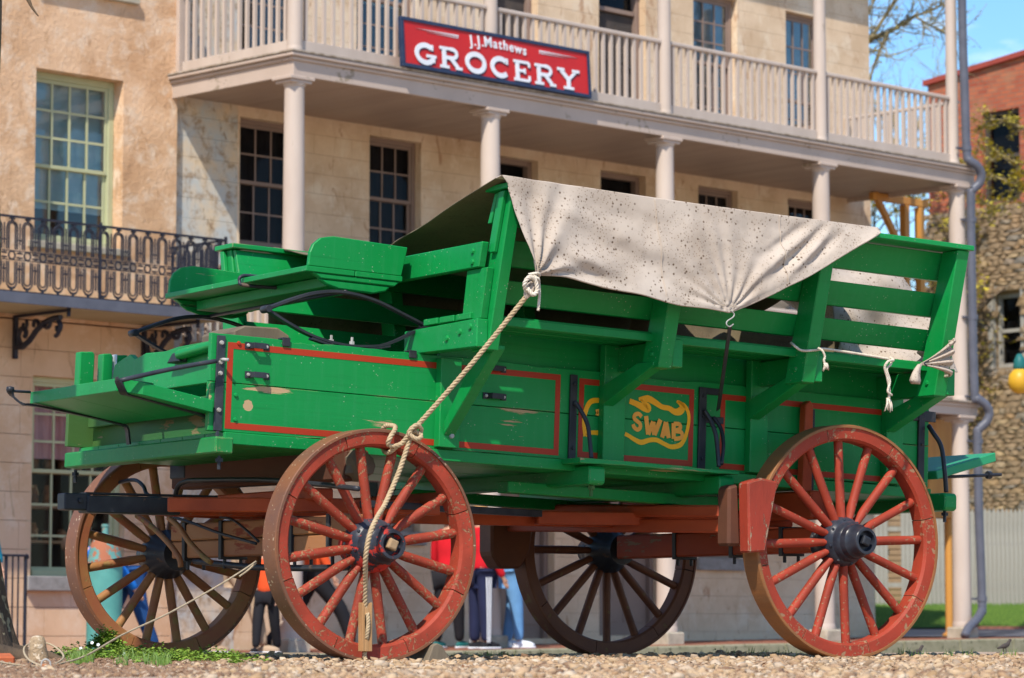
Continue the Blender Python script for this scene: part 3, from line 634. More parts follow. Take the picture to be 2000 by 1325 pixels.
bx('seat_loop',MB().tube(smoothpts([(.60,.62,.822),(.40,.60,.823),(.352,.60,.815),(.345,.60,.795),(.37,.58,.776),(.60,.50,.775),(.62,.2,.74)],5),.008,8),M['ironblue'],0,smooth=True)
bx('cross_bar',MB().tube([(.56,.05,.72),(.56,1.28,.72)],.008,8),M['iron'],0,smooth=True)
bx('tool_box',MB().prism([(.25,.50),(.25,.56),(.30,.585),(.46,.59),(.52,.56),(.52,.50)],'y',.45,.75),M['woodgrey'],.006)
# ---- foot board at the front with iron stays
def tilt_slab(pts,th):
    """pts (x,y), z from slope"""
    zz=lambda x:.180+(-.08-x)*.14
    return MB().add([(x,y,zz(x)+th/2) for x,y in pts]+[(x,y,zz(x)-th/2) for x,y in pts],[tuple(range(len(pts))),tuple(range(len(pts),2*len(pts)))[::-1]]+[(i,(i+1)%len(pts),len(pts)+(i+1)%len(pts),len(pts)+i) for i in range(len(pts))])
ft=bx('foot_board',tilt_slab([(-.085,-.03),(-.085,.44),(-.50,.44),(-.50,.01),(-.41,-.045)],.052),M['green'],.003)
bx('plank',tilt_slab([(-.085,.443),(-.085,.85),(-.495,.85),(-.495,.443)],.051),M['green'],.003,ft)
bx('foot_stay',MB().tube(smoothpts([(.0,-.03,.372),(-.10,-.055,.362),(-.32,-.055,.305),(-.52,-.055,.245),(-.535,-.05,.225)],5),[.010]*20+[.011],8) if 0 else MB().tube(smoothpts([(-.09,-.05,.364),(-.30,-.055,.312),(-.515,-.055,.250)],5),.0095,8),M['ironblue'],0,smooth=True)
def flat(pts,w,h,up=(0,0,1)):
    mb=MB(); P=smoothpts(pts,4)
    for p,q in zip(P[:-1],P[1:]): mb.beam(p,q+(q-p)*.12,w,h,up)
    return mb
bx('foot_stay',flat([(-.535,-.055,.262),(-.525,-.055,.243),(-.50,-.04,.215),(-.475,-.01,.203),(-.44,.02,.203),(-.25,.045,.176),(-.09,.06,.150),(-.06,.06,.13),(-.06,.06,.10)],.03,.009),M['iron'],0)
bx('foot_stay',flat([(-.60,.82,.255),(-.585,.82,.235),(-.55,.80,.205),(-.50,.80,.203),(-.25,.80,.176),(-.10,.80,.155),(-.065,.80,.14),(-.055,.80,.10),(-.05,.80,.07)],.03,.009),M['iron'],0)
bx('foot_stay',MB().tube([(-.60,.82,.258),(-.50,.84,.262)],.006,8).lathe([(.0,.016),(.016,.012),(.018,0),(.014,-.012),(0,-.015)],10,Matrix.Translation((-.60,.82,.262))),M['iron'],0,smooth=True)
bx('stay_rod',MB().tube([(-.515,-.05,.252),(-.30,.30,.29),(-.05,.60,.315)],.006,8),M['iron'],0,smooth=True)
bx('hinge_block',MB().prism([(.52,.40),(.47,.44),(.42,.44),(.40,.40)],'x',-.03,.01),M['iron'],.004)
bx('rail_pole',MB().tube([(-.02,.42,.43),(-.02,.03,.452)],.022,10),M['green'],0,smooth=40)
# ---- tail board folded out at the back
bx('tail_board',MB().prism([(3.82,.135),(4.19,.245),(4.185,.288),(3.81,.175)],'y',.03,1.28),varied('faded_tail_paint',(.006,.24,.08),(.03,.28,.13),3,.5,.3,50,chip=WOOD,chipT=.66,grain=(.2,1,1)),.004)
bx('tail_rod',MB().tube([(4.0,.25,.165),(4.42,.25,.205)],.008,8).lathe([(.02,-.01),(.02,.01)],8,Matrix.Translation((4.34,.25,.198))@Matrix.Rotation(PI/2,4,'Y')),M['iron'],0,smooth=40)
# ---- running gear (wagon frame)
xf=-2.467
wg('front_bolster',MB().prism([(xf-.06,.765),(xf+.06,.765),(xf+.06,.845),(xf-.06,.845)],'y',.17,1.74),M['redbeam'],.006) if 0 else wg('front_bolster',MB().beam((xf,.17,.808),(xf,1.74,.828),.115,.125),M['brownbeam'],.008)
wg('bolster_cap',MB().beam((xf,1.60,.852),(xf,1.748,.854),.125,.085),M['ironblue'],.006)
rb=MB(); r_=random.Random(3)
V_,F_=blob(2,5); rb.add([(xf+.0+v[0]*.065,.155+v[1]*.05,.805+v[2]*.065) for v in V_],[tuple(f) for f in F_]); wg('rotten_bolster_end',rb,M['woodgrey'],0)
ax=wg('front_axle',MB().beam((xf,.12,.568),(xf,1.74,.568),.115,.075).beam((xf,.12,.49),(xf,1.74,.49),.105,.075),M['axle'],.006)
for y in (.30,.62,1.25,1.6): wg('clip_band',MB().box(xf-.066,xf+.066,y-.014,y+.014,.44,.612).lathe([(.009,.40),(.009,.44)],6,Matrix.Translation((xf-.04,y,0))).lathe([(.009,.40),(.009,.44)],6,Matrix.Translation((xf+.04,y,0))),M['iron'],.002,ax)
wg('sand_board',MB().beam((xf,.45,.70),(xf,1.5,.70),.10,.05),M['redbeam'],.006)
for y in (.50,1.42): wg('hound',MB().beam((xf-.55,y+( .3 if y<1 else -.3),.655),(xf+.05,y,.655),.06,.06).beam((xf+.04,y,.655),(xf+.62,y+.05,.655),.06,.06),M['redbeam'],.005)
wg('front_hound_bar',MB().beam((xf+.55,.35,.69),(xf+.55,1.6,.69),.07,.055),M['redbeam'],.006)
tg=wg('pole_stub',MB().beam((-3.25,.982,.655),(-1.95,.982,.648),.085,.065),M['redbeam'],.006)
wg('pole_iron',MB().beam((-3.32,.982,.656),(-2.885,.982,.655),.094,.073).box(-3.42,-3.30,.945,1.02,.63,.70),M['ironblue'],.005,tg)
wg('pole_plate',MB().box(-3.32,-2.7,.95,1.01,.697,.706).tube([(-3.35,.93,.67),(-3.35,1.03,.67)],.012,8),M['iron'],.002,tg)
def wrod(name,pts,x,r,mat,parent=None,flatw=None):
    P=[at(p[0],p[1],MW,x=x) for p in pts]
    P=smoothpts(P,5)
    return wg(name,MB().tube(P,r,8),M[mat],0,parent,smooth=True)
wrod('iron_hoop',[(342,972),(348,950),(365,940),(400,938),(520,938),(620,946),(700,955)],-2.62,.011,'iron')
wrod('iron_hoop',[(180,950),(225,944),(262,938),(280,950),(290,968),(330,978)],-2.72,.009,'iron')
wrod('stay_strap',[(268,1008),(300,1032),(330,1062),(350,1090),(353,1108)],-2.66,.013,'ochrewheel')
wrod('stay_strap',[(330,1012),(350,1030),(372,1062),(400,1090),(412,1098)],-2.66,.013,'ochrewheel')
wrod('stay_strap',[(320,1005),(370,1020),(430,1042),(500,1062)],-2.60,.007,'iron')
wrod('stay_strap',[(430,1010),(455,1016),(480,1035),(505,1058)],-2.60,.006,'iron')
wrod('bottom_strap',[(380,1096),(430,1102),(500,1108),(600,1110),(690,1108)],-2.50,.014,'iron')
wg('reach_pole',MB().beam((-2.45,.982,.64),(.35,.982,.64),.075,.07),M['redbeam'],.006)
wg('reach_pole_plate',MB().beam((-2.3,.40,.66),(-1.15,.80,.655),.05,.03),M['ironblue'],.003)
wg('rear_axle',MB().beam((0,.12,.54),(0,1.74,.54),.12,.115),M['redbeam'],.008)
for y in (.42,.8,1.25): wg('clip_band',MB().box(-.066,.066,y-.014,y+.014,.47,.605).lathe([(.009,.44),(.009,.47)],6,Matrix.Translation((-.04,y,0))).lathe([(.009,.44),(.009,.47)],6,Matrix.Translation((.04,y,0))),M['iron'],.002)
wg('rear_bolster',MB().beam((0,.2,.70),(0,1.7,.70),.11,.13),M['redbeam'],.008)
for y in (.55,1.4): wg('rear_hound',MB().beam((.1,y,.64),(-1.1,.982+(y-.98)*.2,.64),.06,.06),M['redbeam'],.005)
# brake gear
bb=wg('brake_beam',MB().beam((-.60,.10,.590),(-.60,1.98,.645),.075,.062),M['redbeam'],.006)
wg('brake_beam',MB().beam((-.62,.10,.654),(-.62,1.86,.715),.085,.055),M['redbeam'],.008)
wg('brake_shoe',MB().prism([(-.595,.78),(-.52,.80),(-.425,.785),(-.465,.62),(-.50,.475),(-.59,.47)],'y',-.03,.045),M['redblock'],.008)
wg('brake_block',MB().prism([(-.655,.76),(-.60,.775),(-.59,.50),(-.66,.50)],'y',.03,.12),M['brownbeam'],.012)
wg('brake_shoe',MB().prism([(-.73,.66),(-.48,.66),(-.50,.52),(-.56,.43),(-.68,.43),(-.73,.50)],'y',1.84,1.96),M['darkwheel'],.012)

# wheels
def make_wheel(x,y,R,side,rimM,spM,tyM,hubM,phase,w=.11,label=None):
    Mx=Matrix.Translation((x,y,R))@(Matrix.Rotation(PI/2,4,'X') if side<0 else Matrix.Rotation(-PI/2,4,'X'))  # local +z points outward
    h=w/2; ri=R-.072
    n=96; mb=MB(); vs=[]
    r1=random.Random(int(x*10+50))
    prof=[(ri+.008,-h+.012),(R-.0138,-h+.006),(R-.0138,h-.006),(ri+.01,h-.010),(ri,h-.022),(ri-.001,-h+.024)]
    tp=[(R-.0135,-h),(R-.003,-h),(R,-h+.004),(R,h-.004),(R-.003,h),(R-.0135,h)]
    wl=MB().lathe(tp+[tp[0]],96).build('wheel',tyM,WG,0,35,M=Mx)
    if label: wl['label']=label
    fa=2*PI/8; g_=.0022/R
    fm_=MB().lathe(prof+[prof[0]],12,None,0,g_,fa-g_); m_=13; L_=len(prof)
    fm_.f.append(tuple(i*m_ for i in range(L_))); fm_.m.append(0); fm_.f.append(tuple(i*m_+12 for i in range(L_))[::-1]); fm_.m.append(0)
    fme=fm_.mesh('felloe',rimM,35)
    for k in range(8): link('felloe',fme,wl,0,Matrix.Rotation(fa*k+phase+fa*.25,4,'Z')@Matrix.Translation((0,0,random.uniform(-.0015,.0015))))
    sp=MB(); L0,L1=.085,ri+.006; pts=[];ra=[]
    K=[(0,.030,.021),(.12,.029,.020),(.28,.021,.021),(.6,.0195,.0205),(.93,.021,.020),(1,.0215,.020)]
    N_=10; vs=[]
    for t,a,b in K:
        rad=L0+(L1-L0)*t
        for k in range(N_): vs.append((rad,b*1.0*math.cos(2*PI*k/N_)*(1.0 if t>.2 else .85),a*math.sin(2*PI*k/N_)))
    fs=[(i*N_+k,i*N_+(k+1)%N_,(i+1)*N_+(k+1)%N_,(i+1)*N_+k) for i in range(len(K)-1) for k in range(N_)]+[tuple(range(N_))[::-1],tuple((len(K)-1)*N_+k for k in range(N_))]
    sp.add(vs,fs); sm=sp.mesh('spoke',spM,50)
    for k in range(16): link('spoke',sm,wl,0,Matrix.Rotation(2*PI*k/16+phase,4,'Z')@Matrix.Translation((0,0,random.uniform(-.002,.002))))
    # felloe joints shown as thin iron clips
    hp=[(.02,-.14),(.075,-.14),(.080,-.10),(.112,-.045),(.113,.020),(.104,.040),(.092,.050),(.088,.075),(.080,.085),(.077,.115),(.068,.125),(.062,.150),(.061,.172),(.058,.176),(.047,.176),(.044,.150),(.0,.150)]
    hb=MB().lathe(hp,40).build('hub',hubM,wl,0,30)
    for k in range(8):
        a=2*PI*k/8+.2; MB().lathe([(.0075,0),(.0075,.006),(.003,.009),(0,.009)],8,Matrix.Translation((.100*math.cos(a),.100*math.sin(a),.040))).build('bolt',hubM,wl,0,30)
    MB().lathe([(.030*1.0,.150),(.030,.178),(.020,.182),(0,.182)],4,Matrix.Rotation(.4,4,'Z')).build('axle_nut',M['wood'] if x<-1 else M['iron'],wl,.003)
    return wl
make_wheel(xf,.055,.4755,-1,M['redrim'],M['redrim'],M['tyre'],M['hubred'],math.radians(8),label='near front wheel with peeling salmon red paint')
make_wheel(0,.055,.528,-1,M['red'],M['red'],M['tyre2'],M['hub'],math.radians(2),label='near rear wheel with red rim and glossy black hub')
make_wheel(xf,1.909,.4755,1,M['ochrewheel'],M['ochrewheel'],M['tyre'],M['iron'],math.radians(13),label='far front wheel in muddy ochre brown')
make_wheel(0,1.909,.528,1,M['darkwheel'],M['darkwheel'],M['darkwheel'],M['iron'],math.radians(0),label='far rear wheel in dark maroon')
# ================================================================== CANVAS TARP (lies over the rack)
TP=thing('canvas_tarp','stained off white canvas sheet draped over the wagon rack and tied down at its corner','tarp',MBX)
def sm(t): t=max(0,min(1,t)); return t*t*(3-2*t)
def seg_fold(x,z,p,q,w,amp):
    d=(q[0]-p[0],q[1]-p[1]); L2=d[0]**2+d[1]**2; t=((x-p[0])*d[0]+(z-p[1])*d[1])/L2; tt=max(0,min(1,t))
    dx,dz=x-p[0]-d[0]*tt,z-p[1]-d[1]*tt; s=(dx*d[1]-dz*d[0]); r=math.hypot(dx,dz)
    return amp*math.exp(-(r/w)**2)*math.sin(PI*min(max(t,0.03),.97)) 
_a=at(1047,534,MBX,y=-.707); A_=(_a.x,_a.z); B_=(2.045,.711)
hem=[A_,(1.11,.775),(1.22,.775),(1.48,.749),(1.80,.719),(1.95,.712),(2.045,.711),(2.12,.745),(2.292,.817),(2.43,.890),(2.572,.969),(2.72,1.055),(2.874,1.149)]
hx=np.cumsum([0]+[math.hypot(hem[i+1][0]-hem[i][0],hem[i+1][1]-hem[i][1]) for i in range(len(hem)-1)]); hx/=hx[-1]
left=[(.885,1.172),(.915,1.14),(.935,1.08),(.955,1.00),(.975,.92),(.995,.85),A_]
NT,NS=230,90
P=[]
for i in range(NT+1):
    t=i/NT; row=[]
    xh=np.interp(t,hx,[h[0] for h in hem]); zh=np.interp(t,hx,[h[1] for h in hem])
    xr=.885+(2.885-.885)*t**.92; zr=1.172-.006*math.sin(t*PI)
    lw=max(0,1-t*6)
    for j in range(NS+1):
        s=j/NS
        x=xr+(xh-xr)*s; z=zr+(zh-zr)*s
        if lw>0:
            lx=np.interp(s,np.linspace(0,1,7),[q[0] for q in left]); lz=np.interp(s,np.linspace(0,1,7),[q[1] for q in left])
            x=x*(1-lw**2)+lx*lw**2; z=z*(1-lw**2)+lz*lw**2
        y=-.622-.035*s
        # fans of pleats from the two gathers
        rA=math.hypot(x-A_[0],z-A_[1]); aA=math.atan2(z-A_[1],x-A_[0]); y-=.05*math.exp(-(rA/.16)**2)
        y+=.017*math.exp(-rA/.30)*math.sin(aA*13+1.2*math.sin(aA*5))*sm(rA/.05)
        rB=math.hypot(x-B_[0],z-B_[1]); aB=math.atan2(z-B_[1],x-B_[0])
        y+=.009*math.exp(-rB/.20)*math.sin(aB*20+.8*math.sin(aB*7))*sm(rB/.04)
        # broad soft folds
        y+=seg_fold(x,z,(1.02,1.05),(1.95,.80),.05,.013)-seg_fold(x,z,(1.00,1.10),(1.85,.90),.05,.010)
        y-=seg_fold(x,z,(1.05,.92),(1.60,.78),.04,.014)-seg_fold(x,z,(1.12,.86),(1.5,.775),.025,.012)
        for (p,q,w_,a_) in [((2.56,1.165),(2.10,.80),.022,-.017),((2.60,1.165),(2.22,.83),.018,.013),((2.64,1.165),(2.32,.86),.020,-.016),((2.50,1.16),(2.2,.95),.02,.012),((2.70,1.15),(2.45,.94),.02,.012)]: y+=seg_fold(x,z,p,q,w_,a_)
        q=mnoise.noise(Vector((x*2.3,z*3.1,2)))*.020+mnoise.noise(Vector((x*7,z*8,5)))*.006+mnoise.noise(Vector((x*17+z*9,z*19,1)))*.0028+mnoise.noise(Vector((x*40,z*34,1)))*.0010
        y+=q*sm(s*4)
        y=min(y,-.612) if s<.25 else y
        z+=.004*math.sin(x*17)*s
        row.append((x,y,z))
    P.append(row)
# roof part: from the near rail across to the far one, sagging
NR=60; roof=[]
def sagz(y,x):
    k=abs((y-.66)/1.27); d=.215*(1-min(k,1)**1.35)
    d*=.85+.25*sm((x-1.2)/1.2)
    return 1.172-d
for i in range(NT+1):
    x0=P[i][0][0]; row=[]; t_i=i/NT
    for j in range(NR+1):
        s=j/NR; y=-.622+2.60*s
        xx=x0+.36*s**1.4*(1-t_i)**2+.56*s**.8*t_i**3
        z=sagz(y,x0)+mnoise.noise(Vector((x0*3,y*3,9)))*.02*math.sin(PI*s)
        row.append((xx,y,z if j else P[i][0][2]))
    roof.append(row)
full=[[*(P[i][::-1]),*roof[i][1:]] for i in range(NT+1)]
# far side hangs a little
for i in range(NT+1):
    x0,y0,z0=full[i][-1]
    for k in range(1,14): full[i].append((x0+.004*k*math.sin(i*.11),y0+.012*math.sin(i*.15+k*.3),z0-.047*k*(.9+.12*math.sin(i*.05))))
mb=MB(); mb.grid(full); ncol=len(full[0])-1; mb.m=[1 if (k%ncol)>NS else 0 for k in range(len(mb.f))]  # roof and far hang take the canvas with dirt and shade in its colour
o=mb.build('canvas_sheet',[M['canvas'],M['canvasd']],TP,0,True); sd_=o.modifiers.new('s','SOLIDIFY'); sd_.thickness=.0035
for t_ in (.36,.70):
    i_=int(NT*t_); MB().tube([Vector(p)+Vector((0,-.003,0)) for p in P[i_][1::2]],.0022,5).build('seam',M['canvas'],TP,0,True)
hb=MB(); hb.grid([[Vector(P[i][j])+Vector((0,-.004,0)) for j in (NS,NS-2,NS-4)] for i in range(0,NT+1)]).build('hem_band',M['canvas'],TP,0,True)
# rope hem rolled along the sheet's lower edge
hp=[Vector(P[i][-1]) for i in range(0,NT+1,3)]
MB().tube(hp,.0048,6).build('rolled_hem',M['canvas'],TP,0,True)
# the slack end of the sheet bunched inside the rear of the rack
Q=[]; n1,n2=90,60; tp_=[at(x_,y_,MBX,y=.06) for x_,y_ in ((1600,500),(1660,512),(1720,522),(1762,540),(1790,568),(1812,600),(1832,645))]
for i in range(n1+1):
    a=i/n1; x=tp_[0].x+(tp_[-1].x-tp_[0].x)*a; top=np.interp(x,[q.x for q in tp_],[q.z for q in tp_]); row=[]
    for j in range(n2+1):
        b=j/n2; z=top+(.64-top)*b; y=.06-.16*b+.05*mnoise.noise(Vector((x*3.2,z*5,3)))+.05*math.sin(x*9-z*13)*(.4+.6*b)+.012*math.sin(x*21+z*30)
        row.append((x,y,z))
    row=[(row[0][0],row[0][1]+.8*(1-k/12),row[0][2]-.10*(1-k/12)+.03*math.sin(k+x*6)) for k in range(12)]+row
    Q.append(row)
o=MB().grid(Q).build('bunched_canvas',M['canvas'],TP,0,True); sd_=o.modifiers.new('s','SOLIDIFY'); sd_.thickness=.004
rs=[]
for i in range(41):
    a=i/40; y=.10+1.85*a; row=[]
    for j in range(13): b=j/12; row.append((3.40+.05*math.sin(y*8+b*3)+.03*mnoise.noise(Vector((y*4,b*4,1))),y,.50+(.25+.185*y)*b))
    rs.append(row)
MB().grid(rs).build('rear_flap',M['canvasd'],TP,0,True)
# pleated corner pulled round the last post
kn=at(1797,712,MBX,y=-.53); e1=at(1863,660,MBX,y=-.60); e2=at(1856,733,MBX,y=-.57); G=[]
for i in range(15):
    a=i/14; row=[]
    for j in range(25):
        b=j/24; e=e1.lerp(e2,b); p=kn.lerp(e,a); p.y-=.018*a*math.sin(b*PI*7)+.02*math.sin(PI*a); row.append(p)
    G.append(row)
back=[[*r] for r in G]
G.append([p+Vector((.05,.06,0)) for p in G[-1]]); G.append([p+Vector((.02,.25,0)) for p in G[-1]])
o=MB().grid(G).build('tied_corner',M['canvas'],TP,0,True); sd_=o.modifiers.new('s','SOLIDIFY'); sd_.thickness=.004
tl=[]
for k in range(7):
    a=k/6; c=at(1797-8*a-14*a*(1-a),712+38*a,MBX,y=-.56); r=.012+.022*a-.01*(a>.9); tl.append((c,r))
mb=MB(); ring=[]
for c,r in tl: ring.append([c+Vector((math.cos(t)*r*(1+.3*math.sin(t*4)),math.sin(t)*r*.7*(1+.3*math.cos(t*3)),0)) for t in np.linspace(0,2*PI,17)])
mb.grid(ring); o=mb.build('cloth_tail',M['canvas'],TP,0,True)
sd_=o.modifiers.new('s','SOLIDIFY'); sd_.thickness=.003
# gathered knot of cloth at the front corner
mb=MB(); gk=at(1042,545,MBX,y=-.70)
ring=[]
for k in range(9):
    a=k/8; c=gk+Vector((-.004*k,0,-.085*a)); r=[.020,.012,.017,.02,.018,.021,.017,.013,.004][k]
    ring.append([c+Vector((math.cos(t)*r*(1+.25*math.sin(t*5+k)),math.sin(t)*r*(1+.25*math.sin(t*4)),0)) for t in np.linspace(0,2*PI,19)])
mb.grid(ring).build('gathered_corner',M['canvas'],TP,0,True)

# ================================================================== ROPES
def twisted(name,pts,r,mat,parent,pitch=.05,k=6,strands=3,n=6):
    P=smoothpts(pts,k); 
    # resample evenly
    d=[0]
    for a,b in zip(P[:-1],P[1:]): d.append(d[-1]+(b-a).length)
    Lt=d[-1]; m=max(int(Lt/(pitch/9)),8)
    px=[np.interp(np.linspace(0,Lt,m),d,[p[i] for p in P]) for i in range(3)]
    C=[Vector((px[0][i],px[1][i],px[2][i])) for i in range(m)]
    mb=MB(); fr=[]; prev=None
    for i in range(m):
        t=(C[min(i+1,m-1)]-C[max(i-1,0)]).normalized()
        if prev is None: a=t.cross(Vector((.3,1,.2))); 
        else: a=prev-t*prev.dot(t)
        a.normalize(); prev=a; fr.append((a,t.cross(a)))
    for s in range(strands):
        pts_=[C[i]+(fr[i][0]*math.cos(2*PI*s/strands+2*PI*i*(Lt/m)/pitch)+fr[i][1]*math.sin(2*PI*s/strands+2*PI*i*(Lt/m)/pitch))*r*.48 for i in range(m)]
        mb.tube(pts_,r*.56,n)
    return mb.build(name,mat,parent,0,True)
RP=thing('guy_rope','thick hemp rope tied from the tarp corner down round the front wheel','rope',MW)
toW=lambda p:BOXL@p
g0=toW(gk+Vector((-.02,0,-.06)))
def wpx(px,py,y): return at(px,py,MW,y=y)
kx=wpx(806,842,-.045)
twisted('main_strand',[g0,g0.lerp(kx,.5)+Vector((0,0,-.012)),kx],.0108,M['rope'],RP,.055,k=20)
twisted('knot',[kx+Vector((.0,-.01,.0)),kx+Vector((.03,-.02,-.02)),kx+Vector((.0,-.03,-.035)),kx+Vector((-.03,-.02,-.01)),kx+Vector((.0,-.03,.022)),kx+Vector((.035,-.01,.0)),kx+Vector((0,.0,-.03))],.0105,M['rope'],RP,.05)
twisted('wheel_loop',[kx+Vector((-.02,-.01,-.01)),wpx(785,866,-.03),wpx(768,872,-.02),wpx(758,868,-.02),wpx(762,855,-.03),wpx(772,838,-.01),wpx(768,832,.04),wpx(752,833,.11),wpx(745,850,.13),wpx(750,880,.11),wpx(760,884,.03),wpx(775,872,-.02),wpx(795,860,-.035),kx],.0105,M['rope'],RP,.05)
twisted('falling_strand',[kx,wpx(795,875,-.04),wpx(778,925,-.035),wpx(752,985,-.06),wpx(737,1010,-.12),wpx(722,1045,-.15),wpx(714,1090,-.14),wpx(714,1140,-.08),wpx(713,1183,-.05),wpx(712,1195,-.045)],.011,M['rope'],RP,.05,k=10)
bk=MB(); c0=wpx(713,1225,-.04); bk.box(c0.x-.022,c0.x-.010,c0.y-.018,c0.y+.018,c0.z-.098,c0.z+.098).box(c0.x+.010,c0.x+.024,c0.y-.018,c0.y+.018,c0.z-.098,c0.z+.098).box(c0.x-.010,c0.x+.010,c0.y-.018,c0.y+.018,c0.z+.048,c0.z+.098).box(c0.x-.010,c0.x+.010,c0.y-.018,c0.y+.018,c0.z-.098,c0.z-.05).box(c0.x-.010,c0.x+.010,c0.y+.010,c0.y+.018,c0.z-.05,c0.z+.048)
WB=tag(bk.build('rope_toggle',varied('toggle_wood',(.50,.29,.13),(.38,.20,.08),6,.6,.4,30,grain=(8,8,.6)),None,.002,M=MW),'slotted wooden rope toggle hanging before the bottom of the front wheel','toggle')
twisted('toggle_strand',[c0+Vector((.001,-.016,.055)),c0+Vector((.003,-.020,.02)),c0+Vector((-.001,-.02,-.02)),c0+Vector((0,-.012,-.048))],.0095,M['rope'],RP,.035)
twisted('rope_tail',[c0+Vector((0,0,-.10)),c0+Vector((0,0,-.125)),c0+Vector((.01,-.02,-.14)),c0+Vector((.06,-.04,-.145)),c0+Vector((.12,-.04,-.135))],.009,M['rope'],RP,.04)
gkw=toW(gk)
twisted('corner_knot',[gkw+Vector((-.03,-.01,.015)),gkw+Vector((.0,-.03,.02)),gkw+Vector((.025,0,.012)),gkw+Vector((.0,.02,.01)),gkw+Vector((-.025,0,.005)),gkw+Vector((.0,-.03,.0)),gkw+Vector((.02,-.01,-.02)),gkw+Vector((.022,-.01,-.07)),gkw+Vector((.016,-.01,-.13))],.0065,M['whiterope'],RP,.03)
twisted('corner_knot',[g0+Vector((-.01,0,-.0)),g0+Vector((-.035,-.02,.03)),g0+Vector((-.02,-.03,.06)),g0+Vector((.01,-.03,.05)),g0+Vector((.02,-.03,.01)),g0+Vector((.0,-.03,-.01)),g0+Vector((-.02,-.02,.015))],.0095,M['whiterope'],RP,.04)
# strap and hook under the tarp's middle
HS=thing('hook_strap','black strap with a wire hook pulling down the middle of the tarp hem','strap',MBX)
h0=Vector((2.045,-.66,.705))
MB().tube(smoothpts([h0+Vector((0,0,.012)),h0+Vector((.02,0,.0)),h0+Vector((.015,0,-.015)),h0+Vector((-.015,0,-.035)),h0+Vector((-.018,0,-.05)),h0+Vector((-.002,0,-.058)),h0+Vector((.018,0,-.045))],6),.003,8).build('wire_hook',M['bolt'],HS,0,True)
b1=at(1403,800,MBX,y=-.06); mb=MB(); a1=h0+Vector((0,0,-.055)); 
for i in range(8):
    mb.beam(a1.lerp(b1,i/8),a1.lerp(b1,(i+1.02)/8),.022,.004,(0,1,.3))
mb.build('strap_band',M['iron'],HS,0)
# white cord along the rear posts
WC=thing('white_cord','thin white cord looped round the rack posts with frayed hanging ends','cord',MBX)
def bp(px,py,y): return at(px,py,MBX,y=y)
twisted('cord_run',[bp(1545,670,-.36),bp(1550,674,-.47),bp(1566,685,-.485),bp(1595,684,-.49),bp(1612,682,-.46),bp(1680,692,-.48),bp(1738,702,-.50)],.0058,M['whiterope'],WC,.03)
twisted('cord_end',[bp(1598,680,-.5),bp(1606,685,-.52),bp(1611,697,-.52),bp(1609,705,-.52),bp(1612,712,-.52)],.0056,M['whiterope'],WC,.03)
twisted('cord_end',[bp(1738,698,-.5),bp(1745,704,-.53),bp(1735,706,-.55),bp(1728,718,-.54),bp(1733,738,-.54),bp(1737,762,-.54),bp(1736,778,-.54)],.0062,M['whiterope'],WC,.03)
twisted('cord_end',[bp(1742,700,-.5),bp(1740,712,-.53),bp(1732,722,-.54),bp(1738,745,-.54),bp(1734,765,-.55),bp(1742,772,-.54)],.0056,M['whiterope'],WC,.03)
r4=random.Random(8)
for (px,py,hh) in [(1612,714,12),(1735,782,24)]:
    mb=MB()
    for k in range(16):
        a=bp(px+r4.uniform(-3,3),py-4,-.52-.02*r4.random()); b=bp(px+r4.uniform(-8,8),py+hh*r4.uniform(.5,1),-.52-.03*r4.random()); mb.tube([a,a.lerp(b,.5)+Vector((0,-.006,0)),b],[.0042,.0038,.002],5)
    mb.build('frayed_end',M['whiterope'],WC,0,True)
MB().tube([(3.235,-.56,.585),(3.235,-.54,.60),(3.245,-.56,.612)],.004,6).build('cord_end',M['iron'],WC,0,True)
# ground cord pegged to the stake
GC=thing('ground_cord','thin pale cord running from the front axle down to the peg','cord')
def wp(px,py,Y): return at(px,py,y=Y)
M['oldcord']=varied('dull_cord',(.46,.37,.25),(.36,.28,.18),40,.9,.4,180)
twisted('cord_run',[wp(500,1097,12.3),wp(478,1112,12.2),wp(420,1148,12.05),wp(330,1198,11.8),wp(240,1240,11.5),wp(170,1280,11.1),wp(120,1296,10.9),wp(85,1302,10.8),wp(40,1300,10.75),wp(-20,1290,10.7)],.0038,M['oldcord'],GC,.03,k=14)
twisted('cord_run',[wp(500,1100,12.3),wp(482,1116,12.25),wp(468,1126,12.2)],.004,M['oldcord'],GC,.03)
twisted('cord_loop',[wp(95,1300,10.8),wp(112,1295,10.9),wp(124,1285,11.05),wp(120,1274,11.2),wp(105,1262,11.3),wp(88,1256,11.35),wp(60,1258,11.4),wp(48,1265,11.3),wp(48,1277,11.15),wp(58,1290,10.95),wp(75,1298,10.85),wp(88,1300,10.8)],.0038,M['oldcord'],GC,.03)
# peg with ring
pg=thing('tent_peg','short tan metal peg with a ring bent over its top in the soil','peg',Matrix.Translation((wp(89,1330,10.7).x,10.7,0)))
MB().lathe([(.016,-.1),(.016,.012),(.013,.016),(0,.016)],16,Matrix.Rotation(.12,4,'Y')).build('peg_body',M['axle'],pg,0,30)
MB().tube(smoothpts([(-.012,0,.005),(-.014,0,.022),(-.002,0,.032),(.013,0,.025),(.016,0,.008),(.016,0,-.02)],5),.0035,8).build('ring',M['bolt'],pg,0,True)
